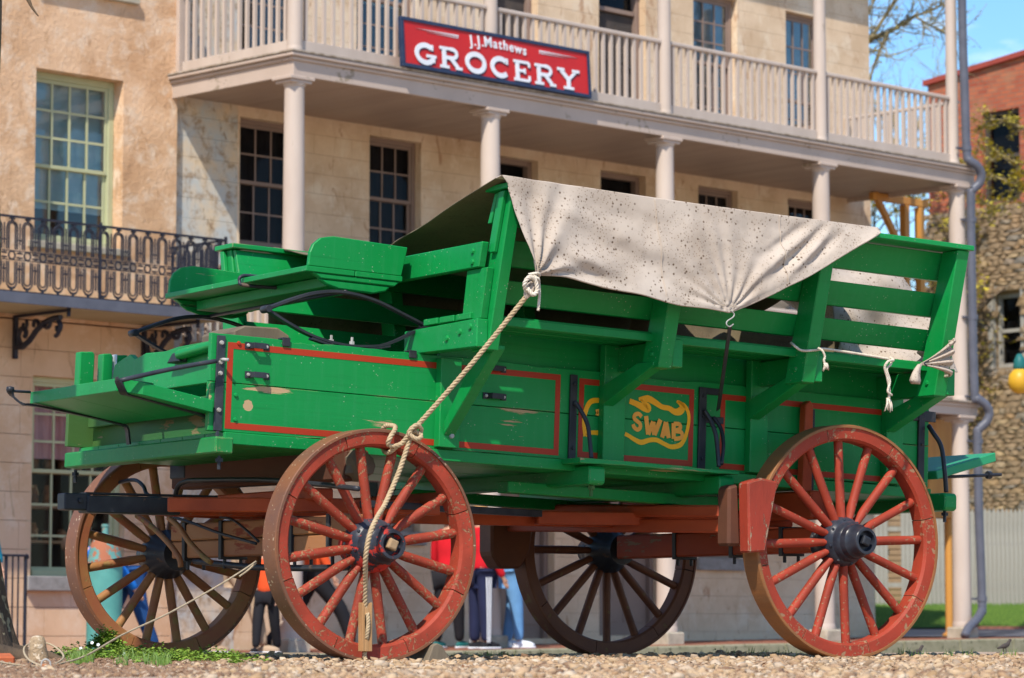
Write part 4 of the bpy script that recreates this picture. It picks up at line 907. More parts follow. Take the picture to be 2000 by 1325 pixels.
# conglomerate core stone and other small things at lower left
V_,F_=blob(3,9)
def rock(name,loc,s,mat,label,cat,seed=0,rough=.12,rot=0,b=3):
    V_,F_=blob(b,seed) if b<3 else blob(3,seed)
    mb=MB(); vs=[]
    for v in V_:
        p=Vector(v).normalized(); k=1+rough*mnoise.noise(p*3+Vector((seed,0,0)))+rough*.5*mnoise.noise(p*9)
        q=Vector((p.x*s[0],p.y*s[1],p.z*s[2]))*k
        if cat in('stone','wedge'): q.z=max(q.z,-s[2]*.9)
        vs.append(q)
    mb.add(vs,[tuple(f) for f in F_]); return tag(mb.build(name,mat,None,0,True,M=Matrix.Translation(loc)@Matrix.Rotation(rot,4,'Z')),label,cat)
congl=varied('conglomerate_stone',(.40,.29,.18),(.28,.19,.11),14,.95,1.0,30,spots=((.58,.47,.34),45,.56),bd=.02)
mb=MB(); p0=at(76,1302,y=11.3); pr_=[(.0,-.05),(.048,-.05),(.052,0),(.049,.03),(.043,.06),(.041,.09),(.034,.105),(.018,.112),(0,.113)]
mb.lathe([(a*.74,b) for a,b in pr_],48); mb.v=[tuple(Vector((v[0],v[1],v[2]))+Vector((v[0],v[1],0))*(.16*mnoise.noise(Vector(v)*34)+.14*mnoise.noise(Vector(v)*80))) for v in mb.v]
tag(mb.build('stone_stump',congl,None,0,True,M=Matrix.Translation((p0.x,11.3,p0.z))@Matrix.Rotation(-.08,4,'Y')),'upright rounded lump of pebbly stone beside the tree roots','stone')
for (x0,y0,Yb,sx,rz,lb) in [(-8,1292,11.2,.062,.3,'orange brick lying flat at the left edge under the cord')]:
    p=at(x0,y0,y=Yb); mb=MB().box(-sx,sx,-.05,.05,-.03,.024)
    tag(mb.build('loose_brick',M['brick1'],None,.006,M=Matrix.Translation(p)@Matrix.Rotation(rz,4,'Z')@Matrix.Rotation(.12,4,'X')),lb,'brick')
# tree trunk with roots at the left edge
TT=thing('old_tree','rough barked tree trunk with spreading roots at the left edge','tree',Matrix.Translation((-2.12,11.9,0)))
mb=MB(); rings=[]
for k in range(60):
    h=-.05+k*.04 if k<30 else 1.15+(k-30)*.11
    r=.165+.10*math.exp(-max(h,0)*3.2)
    cx=-.05
    rings.append([(cx+math.cos(t)*r*(1+.07*mnoise.noise(Vector((math.cos(t)*2.5,math.sin(t)*2.5,h*1.5)))+.10*mnoise.noise(Vector((math.cos(t)*7,math.sin(t)*7,h*2.2)))+.25*math.exp(-max(h,0)*8)*math.sin(t*5)**2),math.sin(t)*r*(1+.06*mnoise.noise(Vector((math.cos(t)*7,math.sin(t)*7,h*2.2)))),h) for t in np.linspace(0,2*PI,49)])
mb.grid(rings).build('trunk',M['barkm'],TT,0,True)
for pts,r0 in [([(.05,-.05,.10),(.16,-.12,.05),(.27,-.15,.03),(.34,-.3,.0)],.045),([(.02,-.2,.06),(.05,-.7,.03),(.10,-1.2,.025),(.16,-1.45,-.01)],.04),([(.1,.0,.12),(.20,.0,.06),(.33,.05,.035),(.42,.0,.0)],.03)]:
    P_=smoothpts(pts,6); MB().tube(P_,list(np.linspace(r0,r0*.4,len(P_))),10).build('root',M['barkm'],TT,0,True)
tw=[at(20,-60,y=11.9),at(52,-6,y=11.9),at(62,14,y=11.9),at(75,32,y=11.9)]; tw=[p-Vector((-2.12,11.9,0)) for p in tw]; MB().tube(smoothpts([(-.05,0,3.0),(-.0,0,2.75)]+tw,4),list(np.linspace(.02,.0025,21)),6).build('twig',M['barkm'],TT,0,True)
# chocks
ck=MB().prism([(-.0,.0),(.125,.0),(.115,.018),(.075,.075),(.05,.085),(.03,.075)],'y',0,.16)
p=at(833,1296,MW,y=.06); tag(ck.build('wheel_chock',M['woodgrey'],None,.004,M=MW@Matrix.Translation((-2.245,-.02,-.006))),'weathered wooden wedge jammed behind the near front wheel','chock')
tag(MB().box(-.98,.95,-.07,.07,-.02,.14).build('timber_chock',M['woodgrey'],None,.012,M=Matrix.Translation((-2.0+.02,16.6,-.13))@Matrix.Rotation(.02,4,'Z')),'dark squared timber lying behind the far front wheel','timber')
# ================================================================== STREET EDGE
def side_z(u): return -.085+.011*max(min(u,13),-9)
mb=MB(); 
# raised bed under the pavers
bed=[]
for u in np.linspace(-12,16,15): bed.append([(u,v,side_z(u)-.012) for v in (-.70,.5,1.7)]+[(u,2.3,side_z(u)-.012)])
structure(MB().grid(bed).build('pavement_bed',M['soil'],None,M=MB_))
kb=structure(link('kerb',MB().box(0,.001,0,.001,-.5,-.499).mesh('kerb_seed',M['kerb']),None,0,MB_))
km=MB().box(-.5,.497,-.95,-.70,-.26,.0).mesh('kerb_stone_mesh',M['kerb'])
for i in range(-10,16): 
    o=link('kerb_stone',km,kb,.012,Matrix.Translation((i+.5,0,side_z(i+.5)+rng.uniform(-.002,.002)))@Matrix.Rotation(-.011,4,'Y'))
pv=structure(link('pavement',MB().grid([[(u,v,side_z(u)-.006) for v in (-.699,1.79)] for u in np.linspace(-12,16,15)]).mesh('pavement_joints',M['road']),None,0,MB_))
allp=[]
for row in range(12):
    v=-.69+row*.205
    for i in range(-40,62):
        u=i*.215+(.1 if row%2 else 0)
        allp.append((u,v))
allp.sort(key=lambda q:(q[1]>.2,q[1]>.2 or abs(q[0]-5),q[1]))
pm=MB().box(0,.207,0,.197,-.03,.0).mesh('paver',M['paver'])
near=[q for q in allp if q[1]<.2][:300]; rest=[q for q in allp if q not in set(near)]
for u,v in near: link('paving_brick',pm,pv,0,Matrix.Translation((u,v,side_z(u)+random.uniform(-.002,.002))))
mb=MB()
for u,v in rest: mb.box(u,u+.207,v,v+.197,side_z(u)-.03,side_z(u)+random.uniform(-.002,.002))
o=mb.build('paving_bricks',M['paver'],pv); o['kind']='stuff'
# ================================================================== WINDOWS helper (building frame)
def window(parent,u0,u1,w0,w1,v,cols,rows,frM,glM,split=.5,behind=None,fr=.05,mw=.018,blindto=None,sillM=None,off=.0,dep=.14):
    """double hung sash: upper sash nearer; v = wall face"""
    f=MB(); y0,y1=v+dep-.05,v+dep+.02
    f.box(u0,u0+fr,y0,y1,w0,w1).box(u1-fr,u1,y0,y1,w0,w1).box(u0+fr,u1-fr,y0,y1,w1-fr,w1).box(u0+fr,u1-fr,y0-.03,y1,w0,w0+fr)
    W=f.build('window',frM,parent,.004)
    a0,a1=u0+fr,u1-fr; b0,b1=w0+fr,w1-fr; mid=b0+(b1-b0)*split
    for k,(z0,z1,rws,yy) in enumerate([(mid,b1,rows[0],v+dep-.035),(b0,mid+.03,rows[1],v+dep-.010)]):
        if z1-z0<.1: continue
        s=MB(); t=.035; s.box(a0,a0+t,yy,yy+.022,z0,z1).box(a1-t,a1,yy,yy+.022,z0,z1).box(a0+t,a1-t,yy,yy+.022,z1-t,z1).box(a0+t,a1-t,yy-.002,yy+.022,z0,z0+t)
        s.build('sash',frM,W,.002)
        A0,A1,Z0,Z1=a0+t,a1-t,z0+t,z1-t; pw_=(A1-A0)/cols; ph=(Z1-Z0)/rws
        for i in range(1,cols): MB().box(A0+i*pw_-mw/2,A0+i*pw_+mw/2,yy+.002,yy+.02,Z0,Z1).build('glazing_bar',frM,W,0)
        for j in range(1,rws):
            MB().box(A0,A1,yy+.004,yy+.018,Z0+j*ph-mw/2,Z0+j*ph+mw/2).build('glazing_bar',frM,W,0)
        gm=MB().box(0,pw_-.004,0,.004,0,ph-.004).mesh('pane',glM)
        for i in range(cols):
            for j in range(rws):
                link('pane',gm,W,0,Matrix.Translation((A0+i*pw_+.002,yy+.009,Z0+j*ph+.002))@Matrix.Rotation(random.uniform(-.006,.006),4,'Z')@Matrix.Rotation(random.uniform(-.006,.006),4,'X'))
    # dark room box behind
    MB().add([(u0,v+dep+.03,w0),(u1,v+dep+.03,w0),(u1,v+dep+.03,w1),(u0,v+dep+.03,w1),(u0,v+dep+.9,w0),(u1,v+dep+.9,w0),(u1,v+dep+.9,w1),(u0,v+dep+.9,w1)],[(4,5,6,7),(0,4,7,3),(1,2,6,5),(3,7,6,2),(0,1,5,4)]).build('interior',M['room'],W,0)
    if blindto is not None:
        G=[[(u0+.02+(u1-u0-.04)*i/12,v+dep+.045+.006*math.sin(i*1.3),z) for i in range(13)] for z in (blindto,w1-.02)]
        MB().grid(G).build('blind',M['blind'],W,0,True)
    return W
def door(parent,u0,u1,w0,w1,v,frM,leafM):
    f=MB(); f.box(u0,u0+.06,v+.10,v+.2,w0,w1).box(u1-.06,u1,v+.10,v+.2,w0,w1).box(u0+.06,u1-.06,v+.10,v+.2,w1-.06,w1).box(u0+.06,u1-.06,v+.12,v+.2,w1-.42,w1-.37)
    D=f.build('door',frM,parent,.004)
    l=MB().box(u0+.065,u1-.065,v+.16,v+.19,w0,w1-.43)
    wd_=(u1-u0-.13)
    for a in (0,1):
        for z0,z1 in ((w0+.15,w0+.85),(w0+1.0,w1-.55)):
            if z1>z0+.1: l.box(u0+.065+wd_*(.08+.48*a),u0+.065+wd_*(.44+.48*a),v+.150,v+.16,z0,z1)
    l.build('door_leaf',leafM,D,.003)
    MB().box(u0+.07,u1-.07,v+.17,v+.175,w1-.37,w1-.06).build('pane',M['glass2'],D)
    MB().add([(u0,v+.2,w0),(u1,v+.2,w0),(u1,v+.2,w1),(u0,v+.2,w1)],[(0,1,2,3)]).build('interior',M['room'],D)
    MB().lathe([(.0,.05),(.02,.045),(.025,.02),(.01,0)],10,Matrix.Translation((u1-.13,v+.16,w0+.95))@Matrix.Rotation(PI/2,4,'X')).build('handle',M['iron'],D,0,True)
    return D
def wall_blocks(parent,u0,u1,w0,w1,v0,v1,openings,rowh,mat,name,gap=.0025,blk=None,limit=300,rank=lambda q:q[0]+(0 if 3.6<q[4]<7.2 else 4 if q[4]<1.2 else 12)):
    """courses of scored blocks; each course a part, holes left for the openings"""
    r=random.Random(int(u0*10)+3); n=int(round((w1-w0)/rowh)); BL=[]
    for k in range(n):
        a=w0+k*rowh; b=min(a+rowh,w1); cuts=[(u0,u1)]
        zs=sorted({a,b,*[o[2] for o in openings if a<o[2]<b],*[o[3] for o in openings if a<o[3]<b]})
        for za,zb in zip(zs[:-1],zs[1:]):
            segs=[(u0,u1)]
            for (p,q,s,t) in openings:
                if s<zb-1e-6 and t>za+1e-6:
                    ns=[]
                    for (c,d) in segs:
                        if q<=c or p>=d: ns.append((c,d))
                        else:
                            if p>c: ns.append((c,p))
                            if q<d: ns.append((q,d))
                    segs=ns
            for (c,d) in segs:
                off=(k%2)*blk*.5; x=c; nx=math.floor((c-off)/blk+1e-6)*blk+off+blk
                while x<d-1e-6:
                    e=min(nx,d)
                    if e-x>.01: BL.append((x,e-(gap*.7 if e<d else 0),v0+r.uniform(0,.0015),v1,za,zb-(gap if abs(zb-b)<1e-6 else 0)))
                    x=e; nx+=blk
    BL.sort(key=lambda q:rank(q)); cnt=limit
    for q in BL[:cnt]: MB().box(*q).build(name,mat,parent,0)
    if len(BL)>cnt:
        mb=MB(); [mb.box(*q) for q in BL[cnt:]]; o=mb.build(name+'s',mat,parent,0); o['kind']='stuff'
# ================================================================== GALLERY BUILDING
GB=thing('gallery_building','cream plastered building with two storeys of mauve grey wooden galleries behind the wagon','building',MB_)
V0=1.81
opn=[(.83,1.62,3.98,5.30),(2.59,3.33,3.98,5.31),(4.45,5.10,2.85,5.30),(6.10,6.85,2.85,5.31),(7.75,8.45,3.98,5.30),(9.37,10.05,3.98,5.31),
     (.83,1.62,5.95,7.6),(2.40,3.25,5.95,7.6),(4.45,5.10,5.62,7.6),(6.08,6.86,5.62,7.6),(7.68,8.46,5.95,7.6),(9.35,10.05,5.62,7.6),
     (6.06,7.06,0.06,2.2),(7.72,8.42,.95,2.2),(4.45,5.35,.03,2.2),(2.59,3.33,1.15,2.2)]
wall_blocks(GB,-.02,.80,-.1,8.1,V0,V0+.3,[],.205,M['peel'],'wall_block',blk=.52,limit=80)
wall_blocks(GB,.80,10.95,-.1,8.1,V0,V0+.3,opn,.205,M['plaster'],'wall_block',blk=.52,limit=210)
MB().box(.0,10.94,V0+.25,V0+.3,-.15,8.0)
MB().box(-.02,10.94,V0+1.4,7.2,-.15,8.1).box(10.65,10.94,V0+.301,V0+1.4,-.15,8.1).box(-.02,.3,V0+.301,V0+1.4,-.15,8.1).build('rear_block',M['plaster'],GB)
MB().prism([(V0-.2,8.12),(7.4,8.12),(4.5,9.6)],'x',-.1,11.1).build('roof',M['slate'],GB)
for k in (0,1,4,5): 
    o_=opn[k]; W_=window(GB,o_[0],o_[1],o_[2],o_[3],V0,3,(2,2),M['brownframe'],M['glass2'],.5)
    MB().grid([[(o_[0]+.02+(o_[1]-o_[0]-.04)*i/30,V0+.20+.012*math.sin(i*1.2),z) for i in range(31)] for z in (o_[2]+.02,o_[3]-.02)]).build('curtain',M['dim'],W_,0,True)  # curtain added behind the panes so the unlit room reads dim, not black
    MB().box(o_[0]-.06,o_[1]+.06,V0-.05,V0-.001,o_[2]-.08,o_[2]).build('window_sill',M['greystone'],GB,.006)
for k in (6,7,10): o_=opn[k]; window(GB,o_[0],o_[1],o_[2],o_[3],V0,3,(3,3),M['brownframe'],M['glass'],.5,blindto=6.75)
window(GB,*opn[11],V0,3,(3,4),M['brownframe'],M['glass'],.45,blindto=6.5)
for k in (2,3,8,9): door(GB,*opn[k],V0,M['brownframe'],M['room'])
door(GB,*opn[12],V0,M['brownframe'],M['brownframe']); door(GB,*opn[14],V0,M['brownframe'],M['brownframe'])
for k in (13,15):
    o_=opn[k]; window(GB,*o_,V0,3,(2,2),M['brownframe'],M['glass2'],.5); MB().box(o_[0]-.05,o_[1]+.05,V0-.06,V0-.001,o_[2]-.14,o_[2]).build('window_sill',M['greystone'],GB,.006)
# gallery floors, fascias, soffits, columns, railings
UE=10.36
def gallery(wb,wt,lower):
    # wb = beam bottom, wt = floor top
    fz=wb+ (wt-wb)*.60
    MB().box(-.10,UE+.17,-.10,-.065,wb,fz).box(-.10,-.065,-.064,V0-.01,wb,fz).box(UE+.135,UE+.17,-.064,V0+.8,wb,fz).build('fascia',M['trim'],GB,.004)
    MB().box(-.125,UE+.195,-.125,-.05,fz,fz+.035).box(-.155,UE+.225,-.155,-.05,fz+.036,wt-.022).box(-.125,-.05,-.049,V0-.01,fz,fz+.035).box(-.155,-.05,-.049,V0-.01,fz+.036,wt-.022).build('cornice_moulding',M['trim'],GB,.008)
    nb=14
    sf=None
    for i in range(int((UE+.1)/.32)+1):
        a=-.064+i*.32; b=min(a+.316,UE+.134)
        if b<=a: break
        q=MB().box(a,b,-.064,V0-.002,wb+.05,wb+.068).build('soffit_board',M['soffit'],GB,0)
    MB().box(UE-.0+.0,UE+.134,V0,V0+.8,wb+.05,wb+.068) 
    MB().box(10.951,UE+.134+.2,V0-.0,V0+2,wb+.05,wb+.066)
    fb=MB().box(-.165,UE+.235,-.165,V0-.002,wt-.020,wt); fb.build('floor_edge',M['mould'],GB,.003)
    MB().box(-.04,UE+.1,-.04,V0-.003,fz+.0,wt-.03).build('joist_layer',M['trim'],GB)
gallery(5.36,5.60,0); gallery(2.63,2.80,1)
cols=[0,2.6,5.2,7.8,10.24]
def column(u,w0,w1,r,cap,name='column'):
    prof=[(r*1.10,w0),(r*1.10,w0+.04),(r*1.04,w0+.06)]+[(r*(1.04-.14*t),w0+.06+(w1-w0-.12)*t) for t in np.linspace(0,1,6)]+[(r*.98,w1-.05),(r*1.02,w1-.04),(r*1.02,w1)]
    c=MB().lathe(prof,28,Matrix.Translation((u,0,0))).build(name,M['trimlite'],GB,0,30)
    if cap: MB().box(u-.155,u+.155,-.155+.03,.155,w1,w1+.035).box(u-.13,u+.13,-.11,.13,w1-.03,w1).build('capital',M['trim'],c,.006)
    return c
for i,u in enumerate(cols):
    uu=u+(.07 if i==4 else 0)
    column(uu,side_z(u)+.13,2.63-.036,.106,1); column(uu,2.80,5.36-.036,.106,1); column(u,5.60,8.0,.072,0,'upper_column')
    r_=.135
    bl=MB().box(uu-r_,uu+r_,-r_,r_,side_z(u)-.02,side_z(u)+.128).build('column_base',M['limestone'],GB,.015)
def railing(w,top,u0,u1,ret=False,skip=None):
    mk=(lambda a,b,y0,y1,z0,z1: MB().box(a,b,y0,y1,z0,z1)) if not ret else (lambda a,b,y0,y1,z0,z1: MB().box(y0,y1,a,b,z0,z1))
    R=mk(u0,u1,-.03,.03,top-.045,top).build('railing',M['trimlite'],GB,.010)
    mk(u0,u1,-.018,.018,w+.03,w+.13).build('bottom_rail',M['trimlite'],R,.004)
    n=int(round((u1-u0)/.1155)); bm_=mk(-.0165,.0165,-.0165,.0165,w+.13,top-.045).mesh('baluster',M['trimlite'])
    for i in range(n):
        c=u0+(i+.5)*(u1-u0)/n; link('baluster',bm_,R,0,Matrix.Translation((c,0,0) if not ret else (0,c,0)))
for a,b in zip(cols[:-1],cols[1:]):
    railing(5.60,6.42,a+.075,b-.075); railing(2.80,3.66,a+.10,b-.10)
railing(5.60,6.42,.075,V0-.12,True); railing(2.80,3.66,.10,V0-.12,True)
MB().box(-.06,.06,V0-.12,V0-.001,5.60,6.9).build('wall_post',M['trim'],GB,.004)
# rail on the far end of the upper gallery
R=MB().box(10.45,10.50,.08,V0+.4,6.38,6.42).build('railing',M['trimlite'],GB,.008); bm_=MB().box(-.015,.015,-.015,.015,5.6,6.38).mesh('baluster',M['trimlite'])
for i in range(16): link('baluster',bm_,R,0,Matrix.Translation((10.475,.15+i*.125,0)))
MB().box(10.95,10.97,V0,V0+.05,5.6,5.61)
MB().box(8.9,8.94,.9,1.35,5.9,6.05).build('bench_board',M['brownframe'],GB,.004)
# downspout down the end post
def dp_(px,py,v=-.17): q=at(px,py,MB_,y=v); return (q.x,q.y,q.z)
D=MB().tube(smoothpts([dp_(1876,-200),dp_(1880,60),dp_(1884,180),dp_(1888,296),dp_(1894,314,-.2),dp_(1908,324,-.25),dp_(1916,340,-.26),dp_(1913,358,-.24),dp_(1900,372,-.19),dp_(1896,390),dp_(1898,560),dp_(1903,764),dp_(1909,778,-.2),dp_(1924,790,-.25),dp_(1932,806,-.26),dp_(1927,824,-.24),dp_(1913,838,-.19),dp_(1909,856),dp_(1912,1000),dp_(1918,1176),dp_(1916,1196,-.2),dp_(1906,1212,-.22),dp_(1892,1226,-.25),dp_(1884,1243,-.28)],5),.052,14).build('downspout',M['slate'],GB,0,True)
for py_,px_ in ((290,1888),(430,1897),(620,1900),(775,1905),(862,1910),(1170,1918)):
    q=dp_(px_,py_); MB().lathe([(.060,-.03),(.060,.03)],14,Matrix.Translation(q)).box(q[0]-.12,q[0]+.0,-.13,-.10,q[2]-.012,q[2]+.012).build('pipe_clip',M['slate'],D,0)
# ================================================================== SIGN
SG=thing('shop_sign','red shop sign with white lettering in a navy frame on the upper gallery rail','sign',MB_@Matrix.Translation((1.215,-.185,5.605))@Matrix.Rotation(-.07,4,'X'),None)
sw,sh=2.655,.50
MB().box(.035,sw-.035,-.006,.02,.035,sh-.035).build('sign_board',M['signred'],SG)
MB().box(0,sw,-.02,.03,0,.036).box(0,sw,-.02,.03,sh-.036,sh).box(0,.036,-.02,.03,.036,sh-.036).box(sw-.036,sw,-.02,.03,.036,sh-.036).build('sign_frame',M['signblue'],SG,.003)
def strokes_letter(ch):
    # unit box 0..1 wide, 0..1 high; slab serifs
    def arc(cx,cz,rx,rz,a0,a1,n=14): return [(cx+rx*math.cos(math.radians(a0+(a1-a0)*i/n)),cz+rz*math.sin(math.radians(a0+(a1-a0)*i/n))) for i in range(n+1)]
    T=.19; t=.11
    if ch=='G': return [(arc(.5,.5,.40,.42,48,340,22),T),([(.55,.42),(1.0,.42)],t),([(.86,.42),(.86,.12)],T*.8),([(.82,.98),(.82,.70)],t*.8)]
    if ch=='C': return [(arc(.5,.5,.40,.42,48,318,22),T),([(.84,.98),(.84,.68)],t*.8)]
    if ch=='O': return [(arc(.5,.5,.40,.42,0,360,28),T)]
    if ch=='R': return [([(.2,.05),(.2,.95)],T),([(.0,.05),(.42,.05)],t),([(.0,.95),(.55,.95)],t),([(.5,.95)]+arc(.55,.73,.24,.22,90,-90,10)+[(.25,.51)],t*1.3),([(.5,.5),(.82,.08)],T*.9),([(.72,.05),(1.02,.05)],t)]
    if ch=='E': return [([(.2,.05),(.2,.95)],T),([(0,.05),(.85,.05)],t),([(0,.95),(.85,.95)],t),([(.2,.51),(.6,.51)],t),([(.6,.38),(.6,.64)],t*.8),([(.85,.05),(.85,.3)],t),([(.85,.95),(.85,.72)],t)]
    if ch=='Y': return [([(.12,.92),(.5,.48)],T*.95),([(.88,.92),(.5,.48)],t*1.1),([(.5,.5),(.5,.05)],T),([(.25,.05),(.75,.05)],t),([(-.05,.95),(.3,.95)],t),([(.7,.95),(1.05,.95)],t)]
def rib2(mb,pts,w,y,sx,sz,ox,oz):
    P=[Vector((ox+p[0]*sx,0,oz+p[1]*sz)) for p in pts]; n=len(P); vs=[]; clos=(P[0]-P[-1]).length<1e-5
    for i,p in enumerate(P):
        a=P[max(i-1,0)] if not clos or i>0 else P[-2]; b=P[min(i+1,n-1)] if not clos or i<n-1 else P[1]
        t_=(b-a).normalized(); nn=Vector((-t_.z,0,t_.x))
        for k in (1,-1): vs+=[(p.x+nn.x*w/2*k,y,p.z+nn.z*w/2*k),(p.x+nn.x*w/2*k,y+.008,p.z+nn.z*w/2*k)]
    fs=[]
    for i in range(n-1):
        a,b=4*i,4*i+4; fs+=[(a,a+2,b+2,b),(a,b,b+1,a+1),(a+2,a+3,b+3,b+2)]
    fs+=[(0,1,3,2),(4*n-4,4*n-2,4*n-1,4*n-3)]
    mb.add(vs,fs)
word='GROCERY'; x=.16; Hh=.208; widths={'G':.33,'R':.33,'O':.34,'C':.32,'E':.29,'Y':.33}
for pss,(mt,dx,dz,yy) in enumerate([('signblue',.012,-.012,-.011),('white',0,0,-.019)]):
    x=.165
    for ch in word:
        mb=MB(); wd_=widths[ch]*.88
        for k,(pts,w) in enumerate(strokes_letter(ch)): rib2(mb,pts,w*.27,yy-.0006*k,wd_,Hh,x+dx,.055+dz)
        mb.build('letter' if pss else 'letter_shadow',M[mt],SG); x+=widths[ch]+.012
def bfont(txt,size,mat,parent,Mx,name='small_letter',ext=.004,off=.0):
    c=bpy.data.curves.new('t','FONT'); c.body=txt; c.size=size; c.extrude=ext; c.offset=off; c.align_x='CENTER'
    o=bpy.data.objects.new('t',c); S.collection.objects.link(o); bpy.context.view_layer.update()
    me=bpy.data.meshes.new_from_object(o.evaluated_get(bpy.context.evaluated_depsgraph_get())); bpy.data.objects.remove(o); me.materials.clear(); me.materials.append(mat)
    q=link(name,me,parent,0,Mx); return q
adv=.0; sm_="J.J.Mathews"; ws=[.55,.32,.55,.32,1.0,.68,.52,.72,.68,.92,.62]; tot=sum(ws); xx=1.33-tot*.118/2
for ch,wv in zip(sm_,ws):
    cx=xx+wv*.118/2; k=(cx-1.33)/.5
    for mt,dx,dz,yy in (('white',0,0,-.013),):
        bfont(ch,.150 if ch in 'JM' else .138,M[mt],SG,Matrix.Translation((cx+dx,yy,.350-.030*k*k+dz))@Matrix.Rotation(PI/2,4,'X')@Matrix.Rotation(-.14*k,4,'Z'),'small_letter' if mt=='white' else 'letter_shadow',.003,.0025)
    xx+=wv*.118
for a,b in ((.20,.78),(1.92,2.48)):
    MB().prism([(a,.405),(b,.398),(b,.412)] if a<1 else [(a,.398),(b,.405),(a,.412)],'y',-.012,-.006).prism([(a+.15,.385),(b,.380),(b,.387)] if a<1 else [(a,.380),(b-.15,.385),(a,.387)],'y',-.012,-.006).build('sign_line',M['white'],SG)
# ================================================================== TAN BUILDING (left)
TB=thing('tan_building','tan rough stucco building with pale green sash windows and an iron balcony at left','building',MB_)
TV=1.74
to=[(-1.74,-.70,3.80,5.46),(-1.72,-.62,.63,2.52),(-1.72,-.62,6.30,8.0),(-4.6,-3.6,3.8,5.46),(-4.6,-3.6,.63,2.52)]
def plainwall(parent,u0,u1,w0,w1,v0,v1,ops,mat,name):
    us=sorted({u0,u1,*[o[0] for o in ops],*[o[1] for o in ops]}); wsl=sorted({w0,w1,*[min(max(o[2],w0),w1) for o in ops],*[min(max(o[3],w0),w1) for o in ops]})
    vid={}; mb=MB()
    nu=lambda a,b:max(1,int((b-a)/.12))
    for i in range(len(us)-1):
        for j in range(len(wsl)-1):
            a,b,c,d=us[i],us[i+1],wsl[j],wsl[j+1]
            if any(o[0]<=a+1e-6 and o[1]>=b-1e-6 and o[2]<=c+1e-6 and o[3]>=d-1e-6 for o in ops): continue
            mb.box(a,b,v0,v1,c,d)
    return mb.build(name,mat,parent)
plainwall(TB,-7,-.035,3.05,8.6,TV,TV+.35,to,M['tan'],'upper_wall')
wall_blocks(TB,-7,-.035,-.2,3.046,TV+.01,TV+.35,to,.27,M['tanlow'],'wall_block',gap=.005,blk=.62,rank=lambda q:-q[0])
MB().box(-7,-.035,TV+1.5,8,-.2,8.6).box(-7,-6.7,TV+.351,TV+1.5,-.2,8.6).box(-.3,-.035,TV+.351,TV+1.5,-.2,8.6).build('rear_block',M['tan'],TB)
MB().prism([(TV-.2,8.62),(8.2,8.62),(5,10)],'x',-7.1,-.035).build('roof',M['slate'],TB)
window(TB,*to[0],TV,4,(3,2),M['sagegreen'],M['glass'],.44,fr=.065,mw=.024,blindto=4.15,dep=.20)
window(TB,*to[3],TV,4,(3,2),M['sagegreen'],M['glass'],.44,fr=.065,mw=.024,blindto=4.15,dep=.20)
for oo in (to[1],to[4]):
    W_=window(TB,*oo,TV,4,(3,3),M['sagegreen'],M['glass3'],.52,fr=.055,mw=.022,dep=.14)
    G=[[(oo[0]+.02+(oo[1]-oo[0]-.04)*i/40,TV+.22+.02*math.sin(i*1.1),z) for i in range(41)] for z in (1.75,oo[3]-.02)]; MB().grid(G).build('curtain',M['curtain'],W_,0,True)
    for k,z in enumerate((.95,1.28,1.62)):
        MB().box(oo[0],oo[1],TV+.26,TV+.55,z,z+.025).build('shelf',M['wood'],W_)
        for q in range(6): 
            hh=random.uniform(.08,.2); MB().lathe([(.05,0),(.055,hh*.6),(.03,hh),(.0,hh)],10,Matrix.Translation((oo[0]+.1+q*.17,TV+.36,z+.026))).build('goods',M['goods'],W_,0,True)
window(TB,*to[2],TV,4,(3,3),M['sagegreen'],M['glass'],.5,blindto=6.6)
for oo,th in ((to[0],.07),(to[1],.14),(to[2],.07),(to[3],.07),(to[4],.14)):
    MB().box(oo[0]-.07,oo[1]+.07,TV-.06,TV+.085,oo[2]-th,oo[2]).build('window_sill',M['greystone'] if th>.1 else M['limestone'],TB,.008)
# iron balcony
BLu0,BLu1,BV=-6.4,-.12,.86
slab=MB().box(BLu0,BLu1,BV-.05,TV-.002,3.085,3.155).build('balcony_floor',varied('balcony_floor_paint',(.40,.36,.22),(.36,.32,.2),3,.7,.2,30),TB,.004)
MB().box(BLu0-.02,BLu1+.02,BV-.07,BV-.051,3.07,3.17).build('balcony_edge',M['slate'],TB,.003)
RL=MB().box(BLu0,BLu1,BV-.012,BV+.012,3.855,3.875).box(BLu0,BLu1,BV-.010,BV+.010,3.175,3.19).box(BLu1-.012,BLu1+.012,BV,TV-.01,3.855,3.875).box(BLu1-.010,BLu1+.010,BV+.01,TV-.01,3.175,3.19).build('balcony_rail',M['wiron'],TB)
pw_=.172
md=MB(); r=.0085
def tb(pts,rr=r): md.tube([(p[0],0,p[1]) for p in pts],rr,5,cap=False)
H0,H1=0,.68
def archpts(c,rw,z0,z1,up=True):
    if up: return [(c-rw,z0)]+[(c+rw*math.cos(math.radians(a)),z1+rw*math.sin(math.radians(a))) for a in range(180,-1,-30)]+[(c+rw,z0)]
    return [(c-rw,z1)]+[(c+rw*math.cos(math.radians(a)),z0+rw*math.sin(math.radians(a))) for a in range(180,361,30)]+[(c+rw,z1)]
c=pw_/2
tb(archpts(c,.058,.38,.58)); tb(archpts(c,.035,.38,.585))
tb(archpts(c,.058,.085,.27,False)); tb(archpts(c,.035,.09,.27,False))
tb([(c,.64),(c,.685)],.014); tb([(c,.03),(c,.005)],.014); tb([(c-.03,.655),(c,.68),(c+.03,.655)],.008); tb([(c-.04,.035),(c,.012),(c+.04,.035)],.008)
tb([(0,.42),(0,.62)],.008); tb([(-.028,.465),(.028,.465)],.007); tb([(0,.42),(0,.36)],.004)
tb([(0,.07),(0,.24)],.009); tb([(-.03,.20),(.03,.20)],.008); tb([(0,.24),(0,.27)],.005)
tb([(c+.036*math.cos(a),.325+.036*math.sin(a)) for a in np.linspace(0,2*PI,13)],.009)
